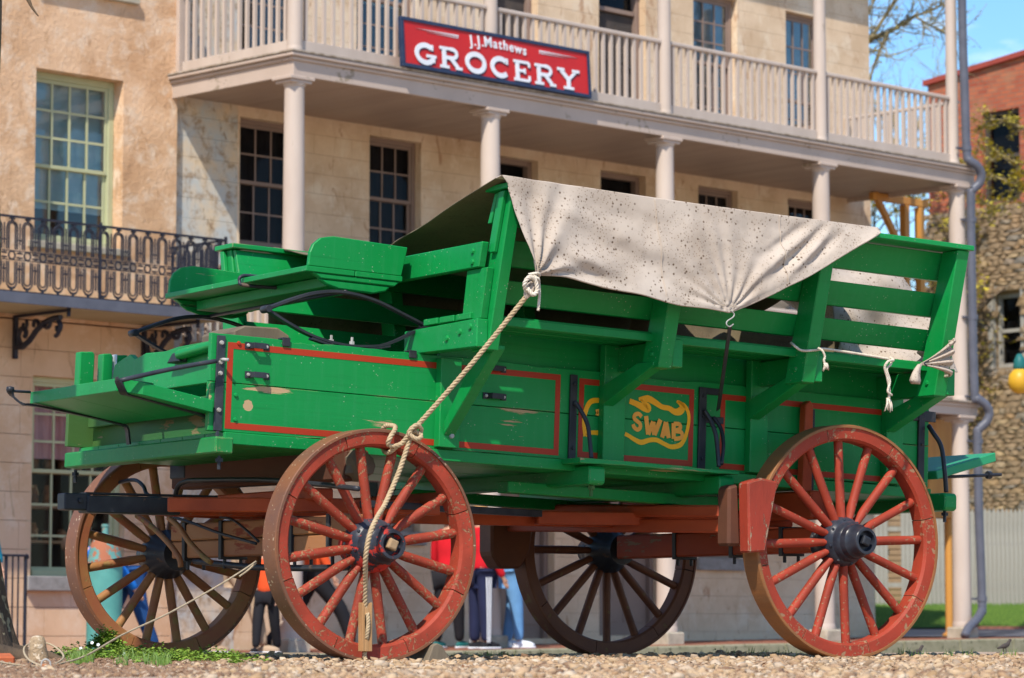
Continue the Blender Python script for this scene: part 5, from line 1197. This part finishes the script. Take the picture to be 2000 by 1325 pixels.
tb([(0-.03,.345),(.03,.345)],.009); tb([(0-.03,.305),(.03,.305)],.009); tb([(0,.36),(0,.345)],.006); tb([(0,.305),(0,.29)],.006)
tb([(0,.366),(pw_,.366)],.0055); tb([(0,.284),(pw_,.284)],.0055)
mm=md.mesh('balcony_panel',M['wiron'])
k=0
for i in range(int((BLu1-BLu0)/pw_)): link('balcony_panel',mm,RL,0,Matrix.Translation((BLu1-(i+1)*pw_,BV,3.185)))
for i in range(5): link('balcony_panel',mm,RL,0,Matrix.Translation((BLu1,BV+i*pw_,3.185))@Matrix.Rotation(PI/2,4,'Z'))
for u in (BLu1,-1.62,-3.2,-4.8): MB().box(u-.011,u+.011,BV-.011,BV+.011,3.155,3.90).build('rail_post',M['wiron'],RL)
def bracket(u):
    mb=MB(); t=lambda pts,rr=.016: mb.tube([(u,TV-.03-p[0],3.07-p[1]) for p in pts],rr*1.55,6)
    mb.box(u-.02,u+.02,TV-.04,TV-.001,2.66,3.068).box(u-.018,u+.018,BV+.02,TV-.041,3.045,3.072).box(u-.015,u+.015,BV+.02,BV+.04,3.0,3.084)
    t(smoothpts([(.0,.0,),(.0,.0)],2)) if 0 else None
    t([(0,.30),(.10,.31),(.22,.25),(.33,.16),(.45,.10),(.60,.07),(.70,.07)],.018)
    def spir(cx,cz,R,a0,turn,n=22): return [(cx+R*(1-.75*i/n)*math.cos(a0+turn*i/n),cz+R*(1-.75*i/n)*math.sin(a0+turn*i/n)) for i in range(n+1)]
    t(spir(.12,.19,.10,PI*.5,5.6)); t(spir(.30,.11,.07,PI*.6,-5.6),.013); t(spir(.50,.10,.06,PI*.9,-5.5),.013); t(spir(.66,.16,.055,-PI*.5,5.2),.014); t(spir(.13,.10,.05,-PI*.3,5),.011)
    t([(.66,.10),(.70,.16),(.66,.22),(.62,.24)],.014)
    mb.build('balcony_bracket',M['wiron'],TB,0,40)
for u in (-.43,-1.95,-3.45,-4.95): bracket(u)
# handrail of a stair at the left
HR=thing('stair_handrail','short black iron handrail in front of the tan building at lower left','railing',MB_)
hz=side_z(-2)
def gb(px,py,v): return at(px,py,MB_,y=v)
a=gb(-30,1084,.2); b=gb(52,1083,.2)
MB().beam((a.x-1.0,.2,a.z),(b.x,.2,a.z),.05,.02).lathe([(.0,-.03),(.022,-.012),(.022,.012),(0,.03)],10,Matrix.Translation((b.x,.2,a.z-.01))).build('top_bar',M['wiron'],HR,.003)
for px,r_ in ((50,.016),(36,.008),(25,.008),(12,.015),(0,.008),(-12,.008)):
    q=gb(px,1100,.2); MB().tube([(q.x,.2,hz-.05),(q.x,.2,a.z)],r_,8).build('upright',M['wiron'],HR)
MB().box(b.x-1.6,b.x-.05,.28,1.2,hz-.05,hz+.10).build('step',M['limestone'],HR,.01)
# ================================================================== BACKGROUND RIGHT
FY=47.
def wx(px,Y): return (px-1000)/FPX*Y
FN=thing('picket_fence','weathered white picket fence closing the yard at right','fence',Matrix.Translation((0,FY,0)))
x0,x1=wx(1640,FY),wx(2060,FY); 
gzf=at(1900,1186,y=FY).z; top=at(1900,993,y=FY).z
w_=.066; n=int((x1-x0)/w_)
pk=MB().prism([(0,0),(w_-.006,0),(w_-.006,top-gzf-.07),(w_/2-.003,top-gzf),(0,top-gzf-.07)],'y',-.01,.01).mesh('picket',M['fencew'])
for i in range(n):
    if wx(1727,FY)<x0+i*w_<wx(1755,FY): continue
    link('picket',pk,FN,0,Matrix.Translation((x0+i*w_,0,gzf+random.uniform(-.012,.012))))
for z in (.3,1.15): MB().box(x0,x1,.012,.05,gzf+z,gzf+z+.07).build('fence_rail',M['fencew'],FN)
# lawn and paving behind the gallery
def lawnz(Y): return np.interp(Y,[41.4,43,47,60],[.136,.26,gzf+.02,gzf+.6])
mb=MB(); mb.grid([[(x,Y,lawnz(Y)+.02*mnoise.noise(Vector((x,Y,0)))) for x in np.linspace(1.8,30,30)] for Y in np.linspace(41.5,60,24)])
structure(mb.build('lawn',M['lawnsoil'],None,0,True))
mb=MB(); r=random.Random(5)
bl=[]
for i in range(16000):
    Y=r.uniform(41.6,47.2); x=r.uniform(wx(1650,Y),wx(2060,Y)); z=lawnz(Y); h=r.uniform(.02,.07); a=r.uniform(-.02,.02)
    mb.v+=[(x-.006,Y,z),(x+.006,Y,z),(x+a,Y,z+h)]; k=len(mb.v); mb.f.append((k-3,k-2,k-1)); mb.m.append(0)
o=mb.build('lawn_grass',M['lawn']); tag(o,'green grass of the yard in front of the white picket fence','grass'); o['kind']='stuff'
structure(MB().add([(wx(1640,41.4),36.6,side_z(11)+.01),(14,36.6,side_z(11)+.01),(15,41.5,.13),(wx(1640,41.4),41.5,.13)],[(0,1,2,3)]).build('yard_paving',M['slate']))
structure(MB().box(wx(1850,42),14,41.50,41.7,.05,.17).build('lawn_edging',M['paver']))
# stone and brick ruin
RN_ang=math.atan2(6024,5000)   # direction of the wall, away to the left
base=Vector((wx(2030,52),52,0)); dirv=Vector((-math.cos(RN_ang),math.sin(RN_ang),0))
MR=Matrix.Translation(base)@Matrix.Rotation(PI+ -RN_ang+0,4,'Z')  # local x runs along the wall away from the camera
MR=Matrix(((dirv.x,-dirv.y,0,base.x),(dirv.y,dirv.x,0,base.y),(0,0,1,0),(0,0,0,1)))
RB=thing('brick_and_stone_house','old house wall of rubble stone below and red brick above beside the fence','building',MR)
def rp(px,py): return at(px,py,MR,y=0)
xl=rp(1812,300).x; ztop0=rp(1812,168).z; ztop1=rp(2000,110).z; xr=-4.0
zb=rp(1950,405).z; zg=.2
wlo=(rp(1995,640).x,rp(1942,640).x,rp(1960,718).z,rp(1960,574).z); whi=(rp(1990,300).x,rp(1917,300).x,rp(1950,395).z,rp(1950,216).z)
# local y: facing side is the one towards the camera -> find sign
sgn=1 if (MR.inverted()@Vector((0,0,1))).y>0 else -1
print('ruin',xl,ztop0,ztop1,zb,wlo,whi,sgn)
def yb(a,b): return (min(-sgn*a,-sgn*b),max(-sgn*a,-sgn*b))   # depth a..b behind the face
ops=[wlo,whi]
y0_,y1_=yb(0,.35)
def ruinwall(z0,z1,name,mat,ops,xa,xb,fy,by):
    us=sorted({xa,xb,*[o[0] for o in ops],*[o[1] for o in ops]}); ws_=sorted({z0,z1,*[o[2] for o in ops],*[o[3] for o in ops]}); mb=MB()
    a_,b_=yb(fy,by)
    for i in range(len(us)-1):
        for j in range(len(ws_)-1):
            if any(o[0]<=us[i]+1e-6 and o[1]>=us[i+1]-1e-6 and o[2]<=ws_[j]+1e-6 and o[3]>=ws_[j+1]-1e-6 for o in ops): continue
            mb.box(us[i],us[i+1],a_,b_,ws_[j],ws_[j+1])
    return mb.build(name,mat,RB)
ruinwall(zg-.5,zb,'mortar_core',varied('earth_mortar',(.20,.14,.08),(.26,.18,.10),6,.95,.6,20),[wlo],xr,xl,.05,.4)
zc=min(ztop0,ztop1)-.4
ruinwall(zb+.002,zc,'brick_wall',M['redbrick'],[(whi[0],whi[1],max(whi[2],zb+.01),whi[3])],xr,xl,.02,.4)
sl_=(ztop1-ztop0)/(rp(2000,110).x-xl)
a_,b_=yb(.02,.4); MB().prism([(xl,zc+.001),(xr,zc+.001),(xr,ztop0+(xr-xl)*sl_),(xl,ztop0)],'y',a_,b_).build('brick_gable',M['redbrick'],RB)
a_,b_=yb(-.06,.5); MB().prism([(xl+.05,ztop0),(xr,ztop0+(xr-xl)*sl_),(xr,ztop0+(xr-xl)*sl_+.09),(xl+.05,ztop0+.09)],'y',a_,b_).build('coping',varied('coping_red',(.33,.06,.04),(.28,.05,.035),4,.8,.3,30),RB)
a_,b_=yb(.4,5); MB().box(xr,xl,a_,b_,zg-.5,zc).build('rear_block',M['redbrick'],RB)
# rubble stones
r=random.Random(12); stones=[]; z=zg+.0
bases=[]
for k in range(5):
    V_,F_=blob(1,40+k); mb=MB(); 
    vs=[(max(-1,min(1,v[0]*1.7))*.5,max(-1,min(1,v[1]*1.3))*.07,max(-1,min(1,v[2]*1.8))*.5) for v in V_]; mb.add(vs,[tuple(f) for f in F_]); bases.append(mb.mesh('rubble_stone',M['fieldstone']))
zz=rp(1960,1000).z-.2
xlim0=rp(2010,700).x
while zz<zb:
    h=r.uniform(.05,.12); x=xlim0-r.uniform(0,.2)
    while x<xl:
        l=r.uniform(.12,.38); cx,cz=x+l/2,zz+h/2
        if not (wlo[0]-.05<cx<wlo[1]+.05 and wlo[2]-.05<cz<wlo[3]+.05): stones.append((cx,cz,l,h))
        x+=l*.97
    zz+=h*.96
r.shuffle(stones); print('rubble',len(stones))
for i,(cx,cz,l,h) in enumerate(stones[:300]):
    link('rubble_stone',r.choice(bases),RB,0,Matrix.Translation((cx,sgn*.0-.0,cz))@Matrix.Rotation(r.uniform(-.06,.06),4,'Y')@Matrix.Diagonal((l*1.02,1,h*1.05,1)))
if len(stones)>300:
    mb=MB()
    for (cx,cz,l,h) in stones[300:]:
        me=r.choice(bases); vs=[(cx+v.co.x*l*1.02,v.co.y,cz+v.co.z*h*1.05) for v in me.vertices]; mb.add(vs,[tuple(p.vertices) for p in me.polygons])
    o=mb.build('rubble_stones',M['fieldstone'],RB); o['kind']='stuff'
def ruinwin(o,frM,nm):
    a_,b_=yb(.10,.16); f=MB(); t=.07
    f.box(o[0],o[0]+t,a_,b_,o[2],o[3]).box(o[1]-t,o[1],a_,b_,o[2],o[3]).box(o[0]+t,o[1]-t,a_,b_,o[3]-t,o[3]).box(o[0]+t,o[1]-t,a_,b_,o[2],o[2]+t).box(o[0]+t,o[1]-t,a_,b_,(o[2]+o[3])/2-.03,(o[2]+o[3])/2+.03)
    W_=f.build('window',frM,RB); a_,b_=yb(.17,.18)
    for z0_,z1_ in ((o[2]+t,(o[2]+o[3])/2-.03),((o[2]+o[3])/2+.03,o[3]-t)): MB().box(o[0]+t,o[1]-t,a_,b_,z0_,z1_).build('pane',M['glass2'],W_)
    a_,b_=yb(.3,.34); MB().box(o[0],o[1],a_,b_,o[2],o[3]).build('interior',M['room'],W_)
    a_,b_=yb(-.03,.06); g=MB().box(o[0]-.10,o[0]-.005,a_,b_,o[2]-.04,o[3]+.04).box(o[1]+.005,o[1]+.12,a_,b_,o[2]-.04,o[3]+.04).box(o[0]-.10,o[1]+.12,a_,b_,o[3]+.045,o[3]+.14).box(o[0]-.10,o[1]+.12,a_,b_,o[2]-.15,o[2]-.045)
    if nm: g.build('frame',M['fencew'],W_)
ruinwin(wlo,M['fencew'],1); ruinwin((whi[0],whi[1],max(whi[2],zb+.01),whi[3]),M['room'],0)
# stone pier seen through the fence gap
mb=MB(); xp=wx(1741,49)
for k in range(20): mb.box(xp-.13+random.uniform(-.02,.02),xp+.13+random.uniform(-.02,.02),-.15,.15,.2+k*.09,.2+k*.09+.082)
tag(mb.build('stone_pier',M['fieldstone'],None,.01,M=Matrix.Translation((0,48.6,0))),'dark rubble pier standing in the gap of the picket fence','pier')
# yellow timber props
YP=thing('timber_prop','yellow timber post propping the lower gallery beside the downspout','post',MB_)
q=gb(1855,1243,.5); MB().tube([(q.x,.5,side_z(10)),(q.x,.5,2.05)],.048,12).lathe([(.09,0),(.09,.05),(.05,.07)],10,Matrix.Translation((q.x,.5,side_z(10)))).build('pole',M['ywood'],YP,0,40)
q1=gb(1790,900,.6); MB().box(q1.x,q.x+.1,.42,.66,1.45,2.62).build('head_board',M['ywood'],YP,.004)
YU=thing('timber_bracket','yellow timber bracket frame standing on the lower gallery floor','scaffold',MB_)
for px in (1768,1797): q=gb(px,430,1.2); MB().box(q.x-.05,q.x+.04,1.16,1.25,2.80,5.30).build('upright',M['ywood'],YU,.004)
qa,qb=gb(1702,368,1.2),gb(1800,378,1.2); MB().box(qa.x,qb.x+.1,1.17,1.24,5.31,5.40).build('head_beam',M['ywood'],YU,.004)
qc=gb(1752,470,1.2); MB().beam((qa.x+.05,1.2,qa.z-.05),(qc.x,1.2,qc.z),.07,.07).build('brace',M['ywood'],YU,.004)
# hanging yellow globe with teal cap
Yg=34.; gx=wx(1992,Yg); gc=at(1992,745,y=Yg)
HG=thing('hanging_globe','yellow globe under a teal cap hanging at the right edge','ornament',Matrix.Translation(gc))
MB().lathe([(.0,-.14),(.06,-.13),(.115,-.08),(.135,-.01),(.12,.07),(.08,.12),(.05,.14),(0,.145)],24).build('globe',M['yball'],HG,0,True)
MB().lathe([(.06,.12),(.075,.16),(.06,.24),(.03,.30),(0,.31)],18).build('cap',M['tealcap'],HG,0,True)
MB().tube([(0,0,.3),(.3,0,.5),(.9,0,.6)],.012,6).build('arm',M['wiron'],HG,0,True)
# trees behind
def tree(name,base_,h,r0,levels,label,leafn,leafsize,seed,spread=.6,first=None,parent=None,mat=None):
    r=random.Random(seed); T=thing(name,label,'tree',Matrix.Translation(base_)); mb=MB(); tips=[]
    def grow(p,d,L_,r_,lv):
        n=5; pts=[p]; dd=d.copy()
        for i in range(n): dd=(dd+Vector((r.uniform(-1,1),r.uniform(-1,1),r.uniform(-.5,.8)))*.16).normalized(); pts.append(pts[-1]+dd*L_/n)
        mb.tube(pts,list(np.linspace(r_,r_*.6,n+1)),6 if lv<3 else 4,cap=False)
        if lv>=levels-2: tips.extend(pts[2:])
        if lv<levels:
            for k in range(3 if lv else 5):
                a=pts[-1] if k==0 else pts[r.randint(2,n)]
                nd=(dd+Vector((r.uniform(-1,1),r.uniform(-1,1),r.uniform(-.6,.7)))*spread*1.3).normalized(); grow(a,nd,L_*r.uniform(.6,.8),r_*.58,lv+1)
    grow(Vector((0,0,0)),Vector((0,0,1)),h,r0,0)
    mb.build('trunk',M['barkm'] ,T,0,True)
    P_=np.array([t[:] for t in tips]); rg=np.random.default_rng(seed)
    if leafn:
        I=rg.integers(0,len(P_),leafn); Q=P_[I]+rg.normal(0,.05,(leafn,3)); s=leafsize*rg.uniform(.5,1.4,leafn)
        o=scatter('crown',mat or M['yleaf'],Q,np.stack([s,s,s*rg.uniform(-1.5,2.5,leafn)],1),[(leafV,leafF)],seed); o.parent=T; o['kind']='stuff'
    return T
def limbtree(name,label,trunk_px,Y,limbs,leafn,leafsize,seed,twigL,group=None):
    """a tree whose limbs follow measured lines; trunk stands on the ground at trunk_px"""
    r=random.Random(seed); z0=lawnz(Y) if Y>40 else 0; b_=Vector((wx(trunk_px,Y),Y,z0)); T=thing(name,label,'tree',Matrix.Translation(b_)); mb=MB(); tips=[]
    first=at(*limbs[0][0][0],y=Y)-b_
    P=smoothpts([(0,0,-.2),(first.x*.2,0,first.z*.3),(first.x*.5,.2,first.z*.7),tuple(first)],5); mb.tube(P,list(np.linspace(.16,.06,len(P))),10)
    for pts,r0,dn in limbs:
        P=smoothpts([at(x,y,y=Y+dn*i)-b_ for i,(x,y) in enumerate(pts)],5); mb.tube(P,list(np.linspace(r0,.010,len(P))),6)
        for i in range(2,len(P)):
            tips.append(P[i])
            for k in range(2):
                if r.random()<.75:
                    d=(P[i]-P[i-1]).normalized(); nd=(d*.6+Vector((r.uniform(-1,1),r.uniform(-1,1),r.uniform(-.8,1)))).normalized(); q=[P[i]]
                    L_=twigL*r.uniform(.3,1)
                    for j in range(5): nd=(nd+Vector((r.uniform(-1,1),r.uniform(-1,1),r.uniform(-1,1)))*.28).normalized(); q.append(q[-1]+nd*L_/5); 
                    mb.tube(q,list(np.linspace(.011,.004,6)),4); tips+=q[2:]
                    for m_i in range(2):
                        e=q[r.randint(2,5)]; nd2=(nd+Vector((r.uniform(-1,1),r.uniform(-1,1),r.uniform(-1,1)))*.7).normalized(); q2=[e,e+nd2*L_*.25,e+nd2*L_*.5+Vector((0,0,r.uniform(-.06,.06)))]; mb.tube(q2,[.006,.004,.003],4); tips+=q2[1:]
    mb.build('trunk',M['palebark'],T,0,True); P_=np.array([t[:] for t in tips]); rg=np.random.default_rng(seed); I=rg.integers(0,len(P_),leafn); I=np.where(rg.random(leafn)<.5,I//6*6%len(P_),I)
    Q=P_[I]+rg.normal(0,.035,(leafn,3)); s_=leafsize*rg.uniform(.5,1.4,leafn); o=scatter('crown',M['yleaf'],Q,np.stack([s_,s_,s_*rg.uniform(-1.5,2.5,leafn)],1),[(leafV,leafF)],seed); o.parent=T; o['kind']='stuff'; return T
limbtree('spring_tree','bare spring tree with yellow buds whose branch reaches across the blue sky',1600,44.,[([(1610,150),(1660,95),(1700,78),(1745,58),(1775,38),(1812,22),(1850,8)],.06,.05),([(1735,62),(1718,100),(1700,150),(1690,190)],.03,.05),([(1700,78),(1730,30),(1760,-10),(1800,-50)],.035,-.05),([(1790,34),(1820,52),(1856,70)],.018,.05),([(1650,100),(1690,40),(1715,-20)],.03,.0)],800,.042,5,.75)
limbtree('fine_tree','distant bare tree with a haze of fine twigs low in the sky',1770,70.,[([(1770,420),(1760,330),(1740,260),(1715,210),(1700,180)],.06,.0),([(1765,350),(1785,280),(1800,220),(1830,170),(1850,150)],.05,.0),([(1768,330),(1745,240),(1760,180)],.04,0),([(1775,380),(1810,330),(1830,270)],.04,0)],900,.05,9,1.1)
limbtree('yellow_leaf_tree','tree beyond the right edge with bright yellow leafy sprays before the brick wall',2080,47.,[([(2090,420),(2040,395),(2000,372),(1960,352),(1925,338),(1905,330)],.04,.0),([(2040,395),(2005,345),(1975,315),(1950,300)],.025,.05),([(2000,372),(1970,395),(1940,402),(1915,395)],.02,.05),([(2090,300),(2020,262),(1970,240),(1935,235),(1915,262),(1908,300)],.022,.0)],1300,.072,6,.34)
q=at(1780,300,y=52.); tree('yard_tree',(wx(1775,53.),53.,.6),2.9,.12,5,'tangled yellow leaved tree between the gallery and the brick wall',8000,.08,14,.45)
tree('yard_tree',(wx(1790,55.),55.,.6),2.5,.1,5,'smaller yellow leaved tree farther back left of the brick wall',6000,.08,19,.5)
# dark backdrop house behind the trees
tag(MB().box(wx(1600,64),wx(1840,64),64,68,0,4.6).prism([(63.8,4.61),(68.2,4.61),(66,5.6)],'x',wx(1600,64)-.2,wx(1840,64)+.2).build('back_shed',M['woodgrey']),'dark weathered shed far behind the yard trees','shed')
# ================================================================== TEAL TANK
q=at(203,1252,MB_,y=-.35)
TK=thing('teal_tank','rusty teal metal tank with domed top beside the far front wheel','tank',MB_@Matrix.Translation((q.x,-.35,side_z(q.x))))
MB().lathe([(.165,0),(.165,.02),(.155,.03),(.155,.80),(.155,.82)],32).build('tank_body',M['teal'],TK,0,30)
MB().lathe([(.175,.80),(.175,.845),(.15,.85),(.14,.90),(.125,.98),(.10,1.03),(.05,1.06),(.028,1.07),(.028,1.13),(.035,1.14),(.035,1.16),(0,1.16)],32).build('tank_dome',varied('rusty_dome',(.13,.33,.30),(.10,.25,.23),5,.6,.4,40,chip=(.36,.13,.07),chipT=.50,chipScale=12),TK,0,30)
camd=Vector((-.02,0,0))
for ch,z in (('4',.33),('2',.24)):
    bfont(ch,.085,M['fencew'],TK,Matrix.Rotation(math.radians(-44.6-8),4,'Z')@Matrix.Translation((.02,-.158,z))@Matrix.Rotation(PI/2,4,'X'),'number',.004,.002)
# ================================================================== PEOPLE
SKIN=varied('skin',(.55,.30,.20),(.50,.27,.18),5,.5,.05,30)
def cloth(n,c): return varied(n,c,tuple(x*.8 for x in c),6,.85,.4,14,bd=.01)
def skinmesh(name,nodes,edges,mat,parent,sub=2,extra=None):
    me=bpy.data.meshes.new(name); me.from_pydata([n_[0] for n_ in nodes],edges,[]); me.update(); o=bpy.data.objects.new(name,me); S.collection.objects.link(o)
    o.parent=parent; m=o.modifiers.new('k','SKIN'); m.use_smooth_shade=True
    sv=me.skin_vertices[0].data
    for i,n_ in enumerate(nodes): sv[i].radius=(n_[1],n_[2] if len(n_)>2 else n_[1]); sv[i].use_root=(i==0)
    s=o.modifiers.new('s','SUBSURF'); s.levels=s.render_levels=sub
    bpy.context.view_layer.update(); me2=bpy.data.meshes.new_from_object(o.evaluated_get(bpy.context.evaluated_depsgraph_get())); o.modifiers.clear(); o.data=me2; me2.name=name; me2.materials.clear(); me2.materials.append(mat); me2.shade_smooth(); return o
def person(label,Mx,H,top,legs,shoe,hair,pose='stand',stripes=False,bend=0.,step=.10,arm=.1,skin=SKIN,turn=0):
    """x right, facing -y (local), z up"""
    T=thing('person',label,'person',Mx); h=H
    hip=Vector((0,0,.50*h)); 
    def rotb(p):  # bend the upper body forward about the hip
        q=Vector(p)-hip; c,s=math.cos(bend),math.sin(bend); return hip+Vector((q.x,q.y*c-q.z*s,q.y*s+q.z*c))
    R=lambda x,y,z: rotb((x*h,y*h,z*h))
    pel=(0,0,.50*h); waist=R(0,0,.60); chest=R(0,.0,.72); neck=R(0,0,.825); neck2=R(0,-.01,.86); head=R(0,-.015,.93); crown=R(0,-.01,.965)
    shl,shr=R(-.105,0,.80),R(.105,0,.80); ell,elr=R(-.135-arm*.1,-.01-arm*.2,.63),R(.135+arm*.1,-.01-arm*.2,.63); wl,wr=R(-.13-arm*.1,-.05-arm*.5,.49),R(.13+arm*.1,-.05-arm*.5,.49)
    hl,hr=(-.055*h,0,.49*h),(.055*h,0,.49*h); kl,kr=(-.06*h,-step*.35*h,.27*h),(.06*h,step*.2*h,.27*h); al,ar=(-.062*h,-step*.5*h,.045*h),(.062*h,step*.6*h,.045*h)
    nodes=[(pel,.085*h,.06*h),(waist,.07*h,.052*h),(chest,.085*h,.06*h),(neck,.032*h),(neck2,.030*h),(head,.050*h,.056*h),(crown,.040*h,.045*h),
           (shl,.030*h),(ell,.024*h),(wl,.016*h),(shr,.030*h),(elr,.024*h),(wr,.016*h),
           (hl,.050*h),(kl,.034*h),(al,.022*h),(hr,.050*h),(kr,.034*h),(ar,.022*h)]
    ed=[(0,1),(1,2),(2,3),(3,4),(4,5),(5,6),(3,7),(7,8),(8,9),(3,10),(10,11),(11,12),(0,13),(13,14),(14,15),(0,16),(16,17),(17,18)]
    for wi,sx,ei in ((9,-1,8),(12,1,11)):
        w_=Vector(nodes[wi][0]); d=(w_-Vector(nodes[ei][0])).normalized(); b=len(nodes); pc=w_+d*.035*h; nodes.append((pc,.014*h,.009*h)); ed.append((wi,b))
        for k,(off,L_) in enumerate(((-.012,.036),(-.004,.041),(.004,.038),(.012,.030))):
            a1=pc+Vector((0,off*h,0))+d*.012*h; a2=a1+d*L_*.5*h; a3=a2+(d+Vector((-sx*.35,0,0))).normalized()*L_*.5*h
            i=len(nodes); nodes+= [(a1,.0052*h),(a2,.0048*h),(a3,.004*h)]; ed+=[(b,i),(i,i+1),(i+1,i+2)]
        i=len(nodes); t1=w_+d*.018*h+Vector((0,-.016*h,0)); nodes+=[(t1,.0055*h),(t1+d*.018*h+Vector((0,-.008*h,0)),.0045*h)]; ed+=[(wi,i),(i,i+1)]
    body=skinmesh('body',nodes,ed,skin,T)
    g=.010*h
    if top:
        tn=[(Vector(pel)+Vector((0,0,.0)),.098*h,.072*h),(waist,.086*h,.066*h),(chest,.096*h,.070*h),(neck,.042*h),(shl,.042*h),(ell,.034*h),(wl,.026*h),(shr,.042*h),(elr,.034*h),(wr,.026*h)]
        skinmesh('jacket',tn,[(0,1),(1,2),(2,3),(3,4),(4,5),(5,6),(3,7),(7,8),(8,9)],top,T)
    ln=[(pel,.092*h,.070*h),(hl,.066*h),(kl,.050*h),(tuple(Vector(al)+Vector((0,0,.0))),.034*h),(hr,.066*h),(kr,.050*h),(ar,.038*h)]
    skinmesh('trousers',ln,[(0,1),(1,2),(2,3),(0,4),(4,5),(5,6)],legs,T)
    for a in (al,ar):
        mb=MB(); V_,F_=blob(2,3); vs=[]
        for v in V_: p=Vector(v).normalized(); vs.append((a[0]+p.x*.027*h,a[1]-.035*h+p.y*.080*h,max(.003,.024*h+p.z*.030*h*(1-.25*max(0,-p.y))))) 
        mb.add(vs,[tuple(f) for f in F_]); sh=mb.build('shoe',shoe,T,0,True)
        MB().lathe([(1,0),(1.02,.010*h),(.98,.014*h)],20,Matrix.Translation((a[0],a[1]-.035*h,0))@Matrix.Diagonal((.030*h,.084*h,1,1))).build('sole',M['white'],sh,0,True)
    # hair cap, ears, face
    mb=MB(); V_,F_=blob(3,2); vs=[]
    for v in V_:
        p=Vector(v).normalized(); k=1+.05*mnoise.noise(p*9); q=R(p.x*.058*k,.008+p.y*.064*k-.010,.935+p.z*.066*k) 
        if p.y<-.25 and p.z<.45: q=R(p.x*.040,-.01+p.y*.03,.935+p.z*.04)
        vs.append(q)
    mb.add(vs,[tuple(f) for f in F_]); mb.build('hair',hair,T,0,True)
    fm=MB(); 
    for sx in (-1,1): fm.lathe([(0,-.006*h),(.010*h,0),(0,.006*h)],8,Matrix.Translation(R(sx*.053,-.01,.928)))
    nz_=R(0,-.078,.925); fm.lathe([(0,.008*h),(.006*h,0),(0,-.006*h)],8,Matrix.Translation(nz_)); fm.build('ears_and_nose',skin,T,0,True)
    em=MB()
    for sx in (-1,1): em.lathe([(0,.004*h),(.0045*h,0),(0,-.004*h)],8,Matrix.Translation(R(sx*.020,-.067,.938)))
    em.build('eyes',M['room'],T,0,True)
    if stripes:
        for s_ in (1,-1):
          for k in (-1,0,1):
            pts=[Vector(hr if s_>0 else hl),Vector(kr if s_>0 else kl),Vector(ar if s_>0 else al)]; rad=[.068*h,.052*h,.040*h]; mb=MB(); vs=[]
            P2=smoothpts(pts,6); rr2=np.interp(np.linspace(0,2,len(P2)),[0,1,2],rad); ang=k*.26
            for p,r_ in zip(P2,rr2):
                for da in (-.07,.07): vs.append(p+Vector((s_*math.cos(ang+da)*r_*1.03,math.sin(ang+da)*r_*1.03,0)))
            mb.add(vs,[(2*i,2*i+1,2*i+3,2*i+2) for i in range(len(P2)-1)]); o=mb.build('stripe',M['white'],T); sd_=o.modifiers.new('s','SOLIDIFY'); sd_.thickness=.004; sd_.offset=0
    return T
def place(px,py,v,facing):
    q=at(px,py,MB_,y=v); return MB_@Matrix.Translation((q.x,v,side_z(q.x)))@Matrix.Rotation(facing,4,'Z')
blond=varied('blond_hair',(.42,.22,.08),(.34,.17,.06),30,.5,.5,60); darkh=varied('dark_hair',(.05,.03,.02),(.03,.02,.015),30,.5,.5,60)
navy=cloth('navy_cloth',(.015,.02,.06)); jean=cloth('light_denim',(.13,.30,.55)); redc=cloth('red_cloth',(.62,.01,.02)); blk=cloth('black_cloth',(.012,.012,.016)); blu=cloth('bright_blue_cloth',(.01,.17,.62)); dj=cloth('dark_denim',(.015,.07,.22)); orng=cloth('orange_cloth',(.75,.09,.02)); beige=cloth('beige_cloth',(.42,.30,.20)); tealc=cloth('teal_cloth',(.0,.16,.25)); maroon=cloth('maroon_cloth',(.15,.03,.03))
PG='passers by on the brick pavement'
person('person in a red jacket and navy track pants with three white stripes',place(938,1268,-.35,math.radians(75)),1.42,redc,navy,blk,blond,stripes=True,step=.02)
person('person in light blue jeans and pale trainers beside the striped track pants',place(1003,1262,-.2,math.radians(35)),1.42,maroon,jean,M['white'],blond,step=.10)
person('person in a long red coat seen between the front wheel spokes',place(876,1250,.35,math.radians(100)),1.40,redc,blk,M['tealcap'],darkh)
person('person in a bright orange top and dark trousers mid stride',place(612,1262,.2,math.radians(60)),1.45,orng,blk,blk,darkh,step=.5)
person('person in a red orange coat and black trousers left of the near front wheel',place(520,1275,-.3,math.radians(-60)),1.05,orng,blk,blk,darkh,step=.2)
person('person in beige clothes behind the far front wheel',place(470,1272,.0,math.radians(30)),1.45,beige,beige,beige,darkh,step=.35)
person('person in a bright blue jacket and dark jeans bending beside the teal tank',place(252,1270,-.05,math.radians(-100)),1.45,blu,dj,dj,darkh,bend=1.15,step=.25)
person('person in a teal sleeve cut off by the left edge of the view',place(-70,1290,-.5,math.radians(0)),1.62,tealc,blk,blk,darkh)
# small dark birds on the kerb
for px,py,v,lb in ((1790,1276,-1.3,'small dark bird on the gravel edge right of the rear wheel'),(1962,1264,-1.3,'small dark bird by the kerb at far right')):
    Yb=17.2; q=at(px,py,y=Yb); B_=thing('bird',lb,'bird',Matrix.Translation((q.x,Yb,q.z-.03))@Matrix.Rotation(.8,4,'Z'))
    skinmesh('body',[((0,0,.035),.015),((.028,0,.042),.013),((.045,0,.060),.008),((.054,0,.070),.010),((.066,0,.069),.003),((-.03,0,.030),.009),((-.07,0,.022),.005)],[(0,1),(1,2),(2,3),(3,4),(0,5),(5,6)],M['room'],B_)
    for s_ in (-.008,.008): MB().tube([(0,s_,.028),(.004,s_,.0),(.014,s_,-.002)],.002,5).build('leg',M['iron'],B_)
